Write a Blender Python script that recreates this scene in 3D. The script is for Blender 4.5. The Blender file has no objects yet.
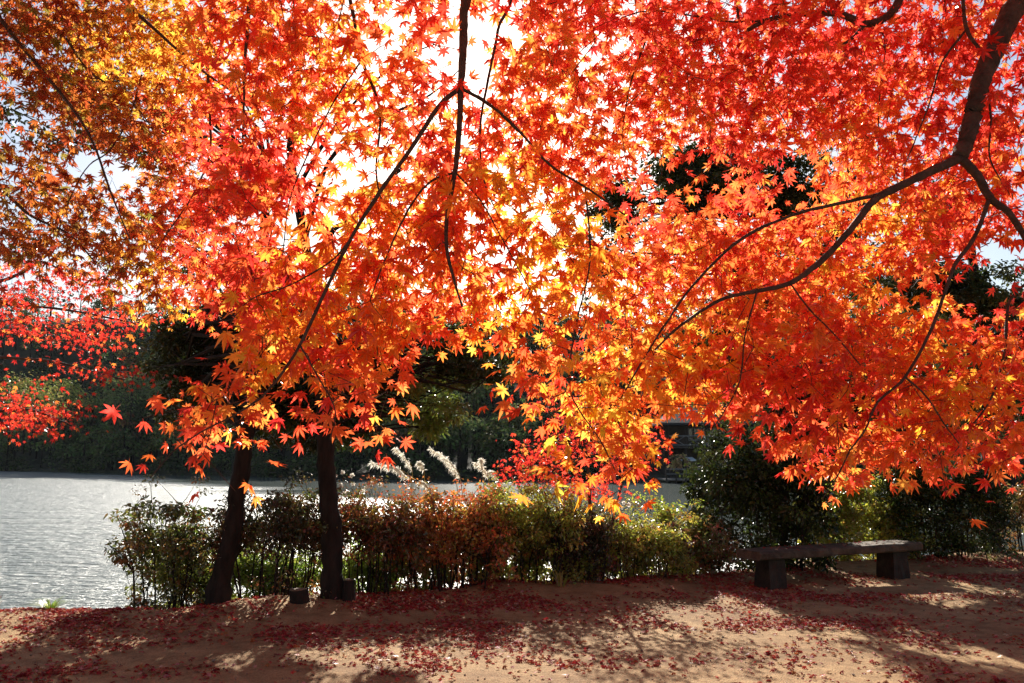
import bpy, math, random
import numpy as np
from mathutils import Vector, noise

# ------------------------------------------------------------------ camera, sky, sun, exposure
SC = bpy.context.scene
COL = SC.collection
F = 826.0
PITCH = math.atan(113.5 / F)
CAM = np.array([0.0, 0.0, 1.6])
SUN_EL, SUN_AZ = math.radians(26.0), math.radians(-2.2)   # azimuth from +Y, towards +X

cam_d = bpy.data.cameras.new('camera')
cam_d.sensor_width = 36.0
cam_d.lens = F / 1024 * 36
cam_d.clip_start = 0.05
cam_d.clip_end = 3000
cam = bpy.data.objects.new('camera', cam_d)
cam.location = CAM
cam.rotation_euler = (math.pi / 2 + PITCH, 0, 0)
COL.objects.link(cam)
SC.camera = cam

world = bpy.data.worlds.new('World')
SC.world = world
world.use_nodes = True
wn = world.node_tree
wn.nodes.clear()
wo = wn.nodes.new('ShaderNodeOutputWorld')
wb = wn.nodes.new('ShaderNodeBackground')
sky = wn.nodes.new('ShaderNodeTexSky')
sky.sky_type = 'NISHITA'
sky.sun_disc = False
sky.sun_elevation = SUN_EL
sky.sun_rotation = SUN_AZ
sky.air_density = 1.0
sky.dust_density = 1.0
sky.ozone_density = 1.0
wb.inputs['Strength'].default_value = 0.05
wn.links.new(sky.outputs[0], wb.inputs['Color'])
wn.links.new(wb.outputs[0], wo.inputs['Surface'])

sun_d = bpy.data.lights.new('sun', 'SUN')
sun_d.energy = 5.0
sun_d.angle = math.radians(0.53)
sun_d.color = (1.0, 0.93, 0.82)
sun = bpy.data.objects.new('sun', sun_d)
SUNV = np.array([math.sin(SUN_AZ) * math.cos(SUN_EL), math.cos(SUN_AZ) * math.cos(SUN_EL), math.sin(SUN_EL)])
sun.rotation_euler = Vector(SUNV).to_track_quat('Z', 'Y').to_euler()
sun.location = (0, 30, 30)
COL.objects.link(sun)

SC.view_settings.view_transform = 'Standard'
SC.view_settings.look = 'None'
SC.view_settings.exposure = 1.4
SC.view_settings.gamma = 1.0
SC.view_settings.use_curve_mapping = False
SC.render.engine = 'CYCLES'
SC.cycles.use_denoising = True
try:
    SC.cycles.denoiser = 'OPENIMAGEDENOISE'
except Exception:
    pass
SC.cycles.max_bounces = 8
SC.cycles.diffuse_bounces = 3
SC.cycles.transmission_bounces = 4
SC.cycles.glossy_bounces = 3
SC.cycles.sample_clamp_indirect = 3.0
SC.cycles.sample_clamp_direct = 8.0

rng = np.random.default_rng(7)
random.seed(7)
CP, SP = math.cos(PITCH), math.sin(PITCH)


def at(px, py, Y):
    """photo pixel -> world point at distance Y in front of the camera"""
    dx, du = (px - 512.0) / F, (341.5 - py) / F
    v = np.array([dx, CP - SP * du, SP + CP * du])
    return CAM + v * (Y / v[1])


def gx(px, Y):
    return float(at(px, 455, Y)[0])


# ------------------------------------------------------------------ mesh helpers
class MB:
    """collects polygons and vertex colours for ONE mesh"""
    def __init__(s):
        s.v, s.f, s.c, s.n = [], [], [], 0

    def add(s, verts, faces, col=(1, 1, 1)):
        verts = np.asarray(verts, dtype=np.float32).reshape(-1, 3)
        faces = np.asarray(faces, dtype=np.int32)
        s.v.append(verts)
        s.f.append(faces + s.n)
        c = np.asarray(col, dtype=np.float32)
        if c.ndim == 1:
            c = np.tile(c, (len(verts), 1))
        s.c.append(c)
        s.n += len(verts)

    def tube(s, pts, rad, sides=6, col=(1, 1, 1), wob=0.0):
        pts = np.asarray(pts, dtype=float)
        n = len(pts)
        rad = np.broadcast_to(np.asarray(rad, dtype=float), (n,))
        d = np.gradient(pts, axis=0)
        d /= np.linalg.norm(d, axis=1)[:, None] + 1e-9
        ref = np.array([0.31, 0.17, 0.93]) if abs(d[0][2]) < 0.85 else np.array([1.0, 0.1, 0.0])
        a = np.cross(d, ref)
        a /= np.linalg.norm(a, axis=1)[:, None] + 1e-9
        b = np.cross(d, a)
        ang = np.arange(sides) / sides * 2 * math.pi
        rr = rad[:, None, None] * (1 + (wob * rng.standard_normal((n, sides, 1)) if wob else 0))
        ring = pts[:, None, :] + rr * (a[:, None, :] * np.cos(ang)[None, :, None] + b[:, None, :] * np.sin(ang)[None, :, None])
        i = np.arange(n - 1)[:, None] * sides
        j = np.arange(sides)[None, :]
        k = (j + 1) % sides
        q = np.stack([i + j, i + k, i + sides + k, i + sides + j], axis=-1).reshape(-1, 4)
        s.add(ring.reshape(-1, 3), q, col)
        if sides > 4:
            base = s.n - n * sides
            cap = np.arange(sides)
            s.f.append((cap + base + (n - 1) * sides)[None, :].astype(np.int32))
            s.f.append((cap[::-1] + base)[None, :].astype(np.int32))

    def box(s, x0, x1, y0, y1, z0, z1, col=(1, 1, 1)):
        v = [(x, y, z) for z in (z0, z1) for y in (y0, y1) for x in (x0, x1)]
        f = [(0, 2, 3, 1), (4, 5, 7, 6), (0, 1, 5, 4), (2, 6, 7, 3), (0, 4, 6, 2), (1, 3, 7, 5)]
        s.add(v, f, col)

    def mesh(s, name, off=(0, 0, 0), smooth=False):
        me = bpy.data.meshes.new(name)
        v = np.concatenate(s.v) - np.asarray(off, dtype=np.float32)
        me.vertices.add(len(v))
        me.vertices.foreach_set('co', v.ravel())
        loops = np.concatenate([f.ravel() for f in s.f])
        tot = np.concatenate([np.full(len(f), f.shape[1], dtype=np.int32) for f in s.f])
        start = np.concatenate([[0], np.cumsum(tot)[:-1]]).astype(np.int32)
        me.loops.add(len(loops))
        me.loops.foreach_set('vertex_index', loops.astype(np.int32))
        me.polygons.add(len(tot))
        me.polygons.foreach_set('loop_start', start)
        me.polygons.foreach_set('loop_total', tot)
        me.polygons.foreach_set('use_smooth', np.full(len(tot), smooth))
        ca = me.attributes.new('hue', 'FLOAT_COLOR', 'POINT')
        c = np.concatenate(s.c)
        c4 = np.ones((len(c), 4), dtype=np.float32)
        c4[:, :3] = c
        ca.data.foreach_set('color', c4.ravel())
        me.update(calc_edges=True)
        me.validate()
        return me


def obj(name, mb, mat, parent=None, smooth=False, bevel=0, label=None):
    off = tuple(parent_loc(parent)) if parent else (0, 0, 0)
    o = bpy.data.objects.new(name, mb.mesh(name, off, smooth))
    o.data.materials.append(mat)
    COL.objects.link(o)
    if parent:
        o.parent = parent
    if bevel:
        m = o.modifiers.new('bevel', 'BEVEL')
        m.width = bevel
        m.segments = 2
    if label:
        o['label'] = label
    return o


def parent_loc(p):
    loc = np.zeros(3)
    while p:
        loc += np.array(p.location)
        p = p.parent
    return loc


def tag(o, label=None, cat=None, group=None, kind=None):
    if label: o['label'] = label
    if cat: o['category'] = cat
    if group: o['group'] = group
    if kind: o['kind'] = kind
    return o


def thing(name, label, cat, loc, group=None):
    o = bpy.data.objects.new(name, None)
    o.location = [float(c) for c in loc]
    o.empty_display_size = 0.2
    COL.objects.link(o)
    return tag(o, label, cat, group)


# ------------------------------------------------------------------ materials
def mat_new(name):
    m = bpy.data.materials.new(name)
    m.use_nodes = True
    nt = m.node_tree
    nt.nodes.clear()
    out = nt.nodes.new('ShaderNodeOutputMaterial')
    return m, nt, out


def nd(nt, t, **kw):
    n = nt.nodes.new(t)
    for k, v in kw.items():
        if k in n.inputs:
            n.inputs[k].default_value = v
        else:
            setattr(n, k, v)
    return n


def leaf_mat(name, trans=0.5, gloss=0.08, rough=0.35, tint=(1, 1, 1), tsat=1.0):
    m, nt, out = mat_new(name)
    L = nt.links.new
    at_ = nd(nt, 'ShaderNodeAttribute', attribute_name='hue')
    geo = nd(nt, 'ShaderNodeNewGeometry')
    tc = nd(nt, 'ShaderNodeTexCoord')
    nz = nd(nt, 'ShaderNodeTexNoise')
    nz.inputs['Scale'].default_value = 60
    L(tc.outputs['Object'], nz.inputs['Vector'])
    mr = nd(nt, 'ShaderNodeMapRange')
    mr.inputs['From Min'].default_value = 0.3
    mr.inputs['From Max'].default_value = 0.7
    mr.inputs['To Min'].default_value = 0.8
    mr.inputs['To Max'].default_value = 1.15
    L(nz.outputs[0], mr.inputs['Value'])
    mul = nd(nt, 'ShaderNodeVectorMath', operation='SCALE')
    L(at_.outputs['Color'], mul.inputs[0])
    L(mr.outputs[0], mul.inputs['Scale'])
    df = nd(nt, 'ShaderNodeBsdfDiffuse')
    tr = nd(nt, 'ShaderNodeBsdfTranslucent')
    gm = nd(nt, 'ShaderNodeGamma')
    gm.inputs['Gamma'].default_value = tsat
    L(mul.outputs[0], df.inputs['Color'])
    L(mul.outputs[0], gm.inputs['Color'])
    L(gm.outputs[0], tr.inputs['Color'])
    mx = nd(nt, 'ShaderNodeMixShader')
    mx.inputs[0].default_value = trans
    L(df.outputs[0], mx.inputs[1])
    L(tr.outputs[0], mx.inputs[2])
    gl = nd(nt, 'ShaderNodeBsdfGlossy')
    gl.inputs['Roughness'].default_value = rough
    gl.inputs['Color'].default_value = (1, 1, 1, 1)
    mx2 = nd(nt, 'ShaderNodeMixShader')
    fr = nd(nt, 'ShaderNodeLayerWeight')
    fr.inputs['Blend'].default_value = 0.25
    mm = nd(nt, 'ShaderNodeMath', operation='MULTIPLY_ADD')
    L(fr.outputs['Fresnel'], mm.inputs[0])
    mm.inputs[1].default_value = gloss * 2
    mm.inputs[2].default_value = gloss * 0.4
    L(mm.outputs[0], mx2.inputs[0])
    L(mx.outputs[0], mx2.inputs[1])
    L(gl.outputs[0], mx2.inputs[2])
    L(mx2.outputs[0], out.inputs['Surface'])
    return m


def surf_mat(name, c1, c2, scale=8, rough=0.8, bump=0.3, bscale=None, stretch=(1, 1, 1), spec=0.3, attr=False, detail=8):
    m, nt, out = mat_new(name)
    L = nt.links.new
    tc = nd(nt, 'ShaderNodeTexCoord')
    mp = nd(nt, 'ShaderNodeMapping')
    mp.inputs['Scale'].default_value = stretch
    L(tc.outputs['Object'], mp.inputs['Vector'])
    nz = nd(nt, 'ShaderNodeTexNoise')
    nz.inputs['Scale'].default_value = scale
    nz.inputs['Detail'].default_value = detail
    nz.inputs['Roughness'].default_value = 0.65
    L(mp.outputs[0], nz.inputs['Vector'])
    cr = nd(nt, 'ShaderNodeValToRGB')
    cr.color_ramp.elements[0].position = 0.35
    cr.color_ramp.elements[0].color = (*c1, 1)
    cr.color_ramp.elements[1].position = 0.68
    cr.color_ramp.elements[1].color = (*c2, 1)
    L(nz.outputs[0], cr.inputs[0])
    bs = nd(nt, 'ShaderNodeBsdfPrincipled')
    bs.inputs['Roughness'].default_value = rough
    bs.inputs['Specular IOR Level'].default_value = spec
    src = cr.outputs[0]
    if attr:
        a = nd(nt, 'ShaderNodeAttribute', attribute_name='hue')
        mx = nd(nt, 'ShaderNodeMix', data_type='RGBA', blend_type='MULTIPLY')
        mx.inputs[0].default_value = 1
        L(src, mx.inputs[6])
        L(a.outputs['Color'], mx.inputs[7])
        src = mx.outputs[2]
    L(src, bs.inputs['Base Color'])
    n2 = nd(nt, 'ShaderNodeTexNoise')
    n2.inputs['Scale'].default_value = bscale or scale * 3
    n2.inputs['Detail'].default_value = 6
    L(mp.outputs[0], n2.inputs['Vector'])
    bp = nd(nt, 'ShaderNodeBump')
    bp.inputs['Strength'].default_value = bump
    bp.inputs['Distance'].default_value = 0.02
    L(n2.outputs[0], bp.inputs['Height'])
    L(bp.outputs[0], bs.inputs['Normal'])
    L(bs.outputs[0], out.inputs['Surface'])
    return m


M_LEAF = leaf_mat('maple_leaf', trans=0.70, gloss=0.06, rough=0.34, tsat=0.9)
M_GREEN = leaf_mat('evergreen_leaf', trans=0.3, gloss=0.045, rough=0.35)
M_CAM = leaf_mat('camellia_leaf', trans=0.25, gloss=0.06, rough=0.24)
M_SHRUB = leaf_mat('shrub_leaf', trans=0.5, gloss=0.10, rough=0.3)
M_LITTER = leaf_mat('fallen_leaf', trans=0.25, gloss=0.02, rough=0.5)
M_FAR = leaf_mat('forest_leaf', trans=0.22, gloss=0.03, rough=0.5)
M_PLUME = leaf_mat('plume', trans=0.5, gloss=0.05, rough=0.6)
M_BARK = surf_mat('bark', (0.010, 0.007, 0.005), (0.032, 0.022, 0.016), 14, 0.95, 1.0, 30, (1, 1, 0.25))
M_MBARK = surf_mat('maple_bark', (0.040, 0.024, 0.018), (0.10, 0.065, 0.05), 22, 0.75, 0.6, 60)
M_TWIG = surf_mat('twig_bark', (0.05, 0.028, 0.018), (0.11, 0.055, 0.035), 30, 0.7, 0.2)
M_STONE = surf_mat('weathered_stone', (0.020, 0.014, 0.010), (0.055, 0.040, 0.028), 9, 0.85, 0.6, 40)
M_SAND = None

# ------------------------------------------------------------------ ground, hill, water
E1X = [-300, -60, -20, -9, -5.2, -3.3, -1.3, 0.6, 2.4, 6.2, 8.6, 14, 40, 300]
E1Y = [-60, -10, 5.0, 7.4, 8.45, 8.95, 9.8, 10.6, 11.4, 13.3, 14.0, 15.5, 18, 18]
E2X = [-400, -140, -74, -31, -10, 12, 29.5, 50, 80, 400]
E2Y = [190, 140, 119, 90, 76, 73, 51, 42, 38, 36]
WATER_Z = -0.7


def sst(t):
    t = np.clip(t, 0, 1)
    return t * t * (3 - 2 * t)


def fbm(x, y, s, seed=0):
    r = np.zeros(np.shape(x))
    rr = np.random.default_rng(seed)
    for o in range(9):
        fr = s * (1.55 ** o)
        a, b, c, d = rr.uniform(0, 6.28, 4)
        r += (np.sin(x * fr * math.cos(a) + y * fr * math.sin(a) + b) * np.sin(x * fr * math.cos(c + 1.3) - y * fr * math.sin(c) + d)) / (1.35 ** o)
    return r


def zground(x, y):
    e1 = np.interp(x, E1X, E1Y) + 0.18 * fbm(x, y, 1.1, 3)
    e2 = np.interp(x, E2X, E2Y) + 0.3 * fbm(x, y, 0.3, 4)
    near = 0.012 * fbm(x, y, 0.9, 5) + 0.10 * np.exp(-((y - e1 + 0.35) / 0.55) ** 2) * (0.55 + 0.25 * fbm(x, y * 0, 1.3, 8))
    z = near - 1.7 * sst((y - e1) / 2.4)
    z = z + 0.75 * sst((y - (e2 - 2.0)) / 3.0)
    return z


gs = np.linspace(-1, 1, 301)
xs = np.sinh(gs * 4.6) / math.sinh(4.6) * 420
gt = np.linspace(-1, 1, 420)
ysn = 9 + np.sinh(gt * 4.4) / math.sinh(4.4) * 420
X, Yg = np.meshgrid(xs, ysn)
Z = zground(X, Yg)


def grid_mesh(name, X, Yg, Z, mat, smooth=True):
    h, w = X.shape
    i = np.arange(h * w).reshape(h, w)
    q = np.stack([i[:-1, :-1], i[:-1, 1:], i[1:, 1:], i[1:, :-1]], axis=-1).reshape(-1, 4)
    mb = MB()
    mb.add(np.stack([X, Yg, Z], axis=-1), q)
    return obj(name, mb, mat, smooth=smooth)


def ground_material():
    m, nt, out = mat_new('sandy_soil')
    L = nt.links.new
    tc = nd(nt, 'ShaderNodeTexCoord')
    def noise_(scale, det=8, rough=0.6):
        n = nd(nt, 'ShaderNodeTexNoise')
        n.inputs['Scale'].default_value = scale
        n.inputs['Detail'].default_value = det
        n.inputs['Roughness'].default_value = rough
        L(tc.outputs['Object'], n.inputs['Vector'])
        return n
    big, mid, fine = noise_(0.7), noise_(6), noise_(70, 4)
    cr = nd(nt, 'ShaderNodeValToRGB')
    e = cr.color_ramp.elements
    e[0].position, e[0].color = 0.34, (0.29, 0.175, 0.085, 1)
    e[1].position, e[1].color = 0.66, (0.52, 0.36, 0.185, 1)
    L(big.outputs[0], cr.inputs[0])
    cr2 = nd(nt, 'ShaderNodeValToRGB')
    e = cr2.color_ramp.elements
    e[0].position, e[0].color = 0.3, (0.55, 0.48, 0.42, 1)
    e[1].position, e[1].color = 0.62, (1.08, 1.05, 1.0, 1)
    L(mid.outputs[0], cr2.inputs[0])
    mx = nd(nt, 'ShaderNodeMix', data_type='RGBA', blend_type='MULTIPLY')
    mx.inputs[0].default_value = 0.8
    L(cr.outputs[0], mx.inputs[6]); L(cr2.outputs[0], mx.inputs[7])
    cr3 = nd(nt, 'ShaderNodeValToRGB')
    e = cr3.color_ramp.elements
    e[0].position, e[0].color = 0.35, (0.62, 0.55, 0.5, 1)
    e[1].position, e[1].color = 0.6, (1.05, 1.05, 1.05, 1)
    L(fine.outputs[0], cr3.inputs[0])
    mx2 = nd(nt, 'ShaderNodeMix', data_type='RGBA', blend_type='MULTIPLY')
    mx2.inputs[0].default_value = 0.8
    L(mx.outputs[2], mx2.inputs[6]); L(cr3.outputs[0], mx2.inputs[7])
    bs = nd(nt, 'ShaderNodeBsdfPrincipled')
    bs.inputs['Roughness'].default_value = 0.92
    bs.inputs['Specular IOR Level'].default_value = 0.15
    L(mx2.outputs[2], bs.inputs['Base Color'])
    ad = nd(nt, 'ShaderNodeMath', operation='ADD')
    L(fine.outputs[0], ad.inputs[0]); L(mid.outputs[0], ad.inputs[1])
    bp = nd(nt, 'ShaderNodeBump')
    bp.inputs['Strength'].default_value = 0.8
    bp.inputs['Distance'].default_value = 0.035
    L(ad.outputs[0], bp.inputs['Height'])
    L(bp.outputs[0], bs.inputs['Normal'])
    L(bs.outputs[0], out.inputs['Surface'])
    return m


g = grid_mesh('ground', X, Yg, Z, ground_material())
tag(g, 'sandy brown lakeside path strewn with red leaves', 'ground', kind='structure')


def water_material():
    m, nt, out = mat_new('rippled_water')
    L = nt.links.new
    tc = nd(nt, 'ShaderNodeTexCoord')
    def ripple(scale, sx, sy, det, rot=0.0):
        mp = nd(nt, 'ShaderNodeMapping')
        mp.inputs['Scale'].default_value = (sx, sy, 1)
        mp.inputs['Rotation'].default_value = (0, 0, rot)
        L(tc.outputs['Object'], mp.inputs['Vector'])
        n = nd(nt, 'ShaderNodeTexNoise')
        n.inputs['Scale'].default_value = scale
        n.inputs['Detail'].default_value = det
        n.inputs['Roughness'].default_value = 0.6
        L(mp.outputs[0], n.inputs['Vector'])
        return n
    a = ripple(3.4, 0.6, 1.5, 5, 0.12)
    b = ripple(0.55, 0.5, 1.6, 2, -0.1)
    ad = nd(nt, 'ShaderNodeMath', operation='MULTIPLY_ADD')
    L(b.outputs[0], ad.inputs[0])
    ad.inputs[1].default_value = 1.0
    L(a.outputs[0], ad.inputs[2])
    # calm, sheltered water near the far shore: long patches where the wind does not reach
    w = ripple(0.035, 0.6, 2.2, 3, 0.1)
    sep = nd(nt, 'ShaderNodeSeparateXYZ')
    L(tc.outputs['Object'], sep.inputs[0])
    # shelter = y + 0.35 x, shore runs diagonally
    sh = nd(nt, 'ShaderNodeMath', operation='MULTIPLY_ADD')
    L(sep.outputs['X'], sh.inputs[0]); sh.inputs[1].default_value = 1.4; L(sep.outputs['Y'], sh.inputs[2])
    sh2 = nd(nt, 'ShaderNodeMath', operation='MULTIPLY_ADD')
    L(w.outputs[0], sh2.inputs[0]); sh2.inputs[1].default_value = 26.0; L(sh.outputs[0], sh2.inputs[2])
    mr = nd(nt, 'ShaderNodeMapRange')
    mr.inputs['From Min'].default_value = 38
    mr.inputs['From Max'].default_value = 49
    mr.inputs['To Min'].default_value = 1.0
    mr.inputs['To Max'].default_value = 0.12
    L(sh2.outputs[0], mr.inputs['Value'])
    bp = nd(nt, 'ShaderNodeBump')
    bp.inputs['Distance'].default_value = 0.22
    L(mr.outputs[0], bp.inputs['Strength'])
    L(ad.outputs[0], bp.inputs['Height'])
    bs = nd(nt, 'ShaderNodeBsdfPrincipled')
    bs.inputs['Base Color'].default_value = (0.085, 0.105, 0.100, 1)
    rr = nd(nt, 'ShaderNodeMapRange')
    rr.inputs['To Min'].default_value = 0.07
    rr.inputs['To Max'].default_value = 0.36
    L(mr.outputs[0], rr.inputs['Value'])
    L(rr.outputs[0], bs.inputs['Roughness'])
    bs.inputs['IOR'].default_value = 1.5
    L(bp.outputs[0], bs.inputs['Normal'])
    L(bs.outputs[0], out.inputs['Surface'])
    return m


mb = MB()
mb.add([(-400, -70, WATER_Z), (400, -70, WATER_Z), (400, 260, WATER_Z), (-400, 260, WATER_Z)], [(0, 1, 2, 3)])
tag(obj('water', mb, water_material()), 'rippled grey lake glittering in the low sun', 'lake', kind='structure')


def zhill(x, y):
    e2 = np.interp(x, E2X, E2Y)
    hm = np.interp(x, [-200, -74, -40, -10, 12, 40, 100], [36, 31, 25, 18, 16.5, 14, 13])
    d = y - e2 - 3
    return -0.35 + hm * sst(d / 52.0) + 0.6 * fbm(x, y, 0.05, 9) * sst(d / 20)


hx, hy = np.meshgrid(np.linspace(-260, 200, 150), np.linspace(0, 1, 70))
HY = np.interp(hx, E2X, E2Y) + 2.0 + hy ** 1.5 * 240
HZ = zhill(hx, HY)
HZ[0] -= 1.2
tag(grid_mesh('hill', hx, HY, HZ, surf_mat('forest_floor', (0.018, 0.020, 0.010), (0.05, 0.045, 0.024), 0.6, 0.95, 0.5)),
    'low wooded hill rising behind the far shore', 'hill', kind='structure')


# ------------------------------------------------------------------ leaves
def rot_frames(n, t):
    """orthonormal frames: normal n, tip direction t projected into the plane"""
    n = n / (np.linalg.norm(n, axis=1)[:, None] + 1e-9)
    t = t - (t * n).sum(1)[:, None] * n
    t /= np.linalg.norm(t, axis=1)[:, None] + 1e-9
    s = np.cross(t, n)
    return s, t, n


def maple_template(lobes, petiole=True):
    """palmate leaf, base at origin, tip at +y, unit = length of centre lobe"""
    v, f = [(0, 0, 0)], []
    if lobes == 7:
        A = [-128, -84, -42, 0, 42, 84, 128]; R = [0.42, 0.78, 0.95, 1.0, 0.95, 0.78, 0.42]
    else:
        A = [-95, -48, 0, 48, 95]; R = [0.6, 0.92, 1.0, 0.92, 0.6]
    notch = 0.40
    pts = [(-162, 0.12)]
    for k, (a, r) in enumerate(zip(A, R)):
        pts.append((a - 13, r * 0.60))
        pts.append((a, r))
        pts.append((a + 13, r * 0.60))
        if k < len(A) - 1:
            pts.append(((a + A[k + 1]) / 2, notch * min(r, R[k + 1]) + 0.03))
    pts.append((162, 0.12))
    for a, r in pts:
        a = math.radians(a)
        v.append((math.sin(a) * r, math.cos(a) * r, -0.30 * r * r + (0.05 if r < 0.45 else 0)))
    for i in range(1, len(pts)):
        f.append((0, i, i + 1))
    if petiole:
        b = len(v)
        v += [(-0.018, 0, 0.0), (0.018, 0, 0.0), (0.0, -0.62, 0.12)]
        f.append((b, b + 1, b + 2))
    return np.array(v, dtype=np.float32), np.array(f, dtype=np.int32)


T7, T5 = maple_template(7), maple_template(5, False)
T_OVAL = (np.array([(0, 0, 0), (-0.24, 0.3, 0.05), (-0.2, 0.68, 0.03), (0, 1, -0.08), (0.2, 0.68, 0.03), (0.24, 0.3, 0.05)], dtype=np.float32),
          np.array([(0, 5, 4, 3), (0, 3, 2, 1)], dtype=np.int32))
T_DIA = (np.array([(0, 0, 0), (-0.32, 0.45, 0.06), (0, 1, -0.05), (0.32, 0.45, 0.06)], dtype=np.float32),
         np.array([(0, 3, 2, 1)], dtype=np.int32))


def add_leaves(mb, T, pos, nrm, tip, size, col):
    V, Fc = T
    if len(pos) == 0:
        return
    s, t, n = rot_frames(np.asarray(nrm, dtype=float), np.asarray(tip, dtype=float))
    N, K = len(pos), len(V)
    size = np.broadcast_to(size, (N,))
    curl = rng.uniform(0.1, 3.0, N)
    w = (s[:, None, :] * V[None, :, 0:1] + t[:, None, :] * V[None, :, 1:2] + n[:, None, :] * V[None, :, 2:3] * curl[:, None, None])
    w = np.asarray(pos)[:, None, :] + w * size[:, None, None]
    fc = (Fc[None] + (np.arange(N) * K)[:, None, None]).reshape(-1, Fc.shape[1])
    mb.add(w.reshape(-1, 3), fc, np.repeat(np.asarray(col), K, axis=0))


PAL = {  # leaf colours: (rgb, weight)
    'r': [((0.82, 0.062, 0.036), 5), ((0.86, 0.115, 0.036), 4), ((0.58, 0.030, 0.020), 2), ((0.88, 0.23, 0.05), 1.5)],
    'o': [((0.87, 0.175, 0.032), 5), ((0.84, 0.095, 0.032), 4), ((0.90, 0.32, 0.05), 3), ((0.74, 0.052, 0.024), 1.2)],
    'y': [((0.90, 0.340, 0.030), 5), ((0.88, 0.200, 0.020), 4), ((0.92, 0.52, 0.06), 3), ((0.82, 0.10, 0.02), 1)],
    'b': [((0.44, 0.105, 0.018), 5), ((0.36, 0.060, 0.014), 3), ((0.58, 0.24, 0.03), 2.0), ((0.30, 0.045, 0.013), 2), ((0.26, 0.16, 0.03), 2)],  # browns darkened to carry the shade on the upper left crown
    'g': [((0.78, 0.340, 0.030), 5), ((0.84, 0.48, 0.05), 3), ((0.66, 0.18, 0.02), 3)],
    'c': [((0.66, 0.030, 0.018), 5), ((0.76, 0.065, 0.024), 3), ((0.42, 0.016, 0.012), 3), ((0.80, 0.18, 0.03), 1)],
}


def pick(pal, n):
    p = PAL[pal] if isinstance(pal, str) else pal
    w = np.array([q[1] for q in p], dtype=float)
    i = rng.choice(len(p), n, p=w / w.sum())
    c = np.array([q[0] for q in p])[i]
    c = c * rng.uniform(0.82, 1.12, (n, 1))
    c[:, 1] *= rng.uniform(0.7, 1.35, n)
    return np.clip(c, 0.004, 0.95)


def smooth_path(pts, n=5):
    """Catmull-Rom through the points"""
    p = np.asarray(pts, dtype=float)
    if len(p) < 3:
        return p
    q = np.vstack([2 * p[0] - p[1], p, 2 * p[-1] - p[-2]])
    out = []
    for i in range(1, len(q) - 2):
        for t in np.arange(n) / n:
            out.append(0.5 * ((2 * q[i]) + (-q[i - 1] + q[i + 1]) * t + (2 * q[i - 1] - 5 * q[i] + 4 * q[i + 1] - q[i + 2]) * t * t
                              + (-q[i - 1] + 3 * q[i] - 3 * q[i + 1] + q[i + 2]) * t ** 3))
    out.append(p[-1])
    return np.array(out)


def bough(parent, pts, r0, r1, mat=None, name='bough', knots=True):
    p = smooth_path(pts, 6)
    r = np.linspace(r0, r1, len(p))
    if name == 'trunk':
        r = r * (1 + 0.40 * np.exp(-np.maximum(p[:, 2], 0) / 0.12))
    if knots:
        r = r * (1 + (0.09 if r0 < 0.008 else 0.045) * rng.standard_normal(len(r)).clip(-1.2, 1.6))
        p = p + rng.standard_normal(p.shape) * (r0 * (0.10 if r0 < 0.008 else 0.035))
    mb = MB()
    mb.tube(p, r, (14 if r0 > 0.08 else 8) if r0 > 0.006 else 5, wob=0.07 if name == 'trunk' else 0.04)
    obj(name, mb, mat or M_MBARK, parent, smooth=True)
    return p


def pix_path(lst, Y0, Y1):
    n = len(lst)
    return [at(x, y, Y0 + (Y1 - Y0) * i / max(1, n - 1)) for i, (x, y) in enumerate(lst)]


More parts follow.
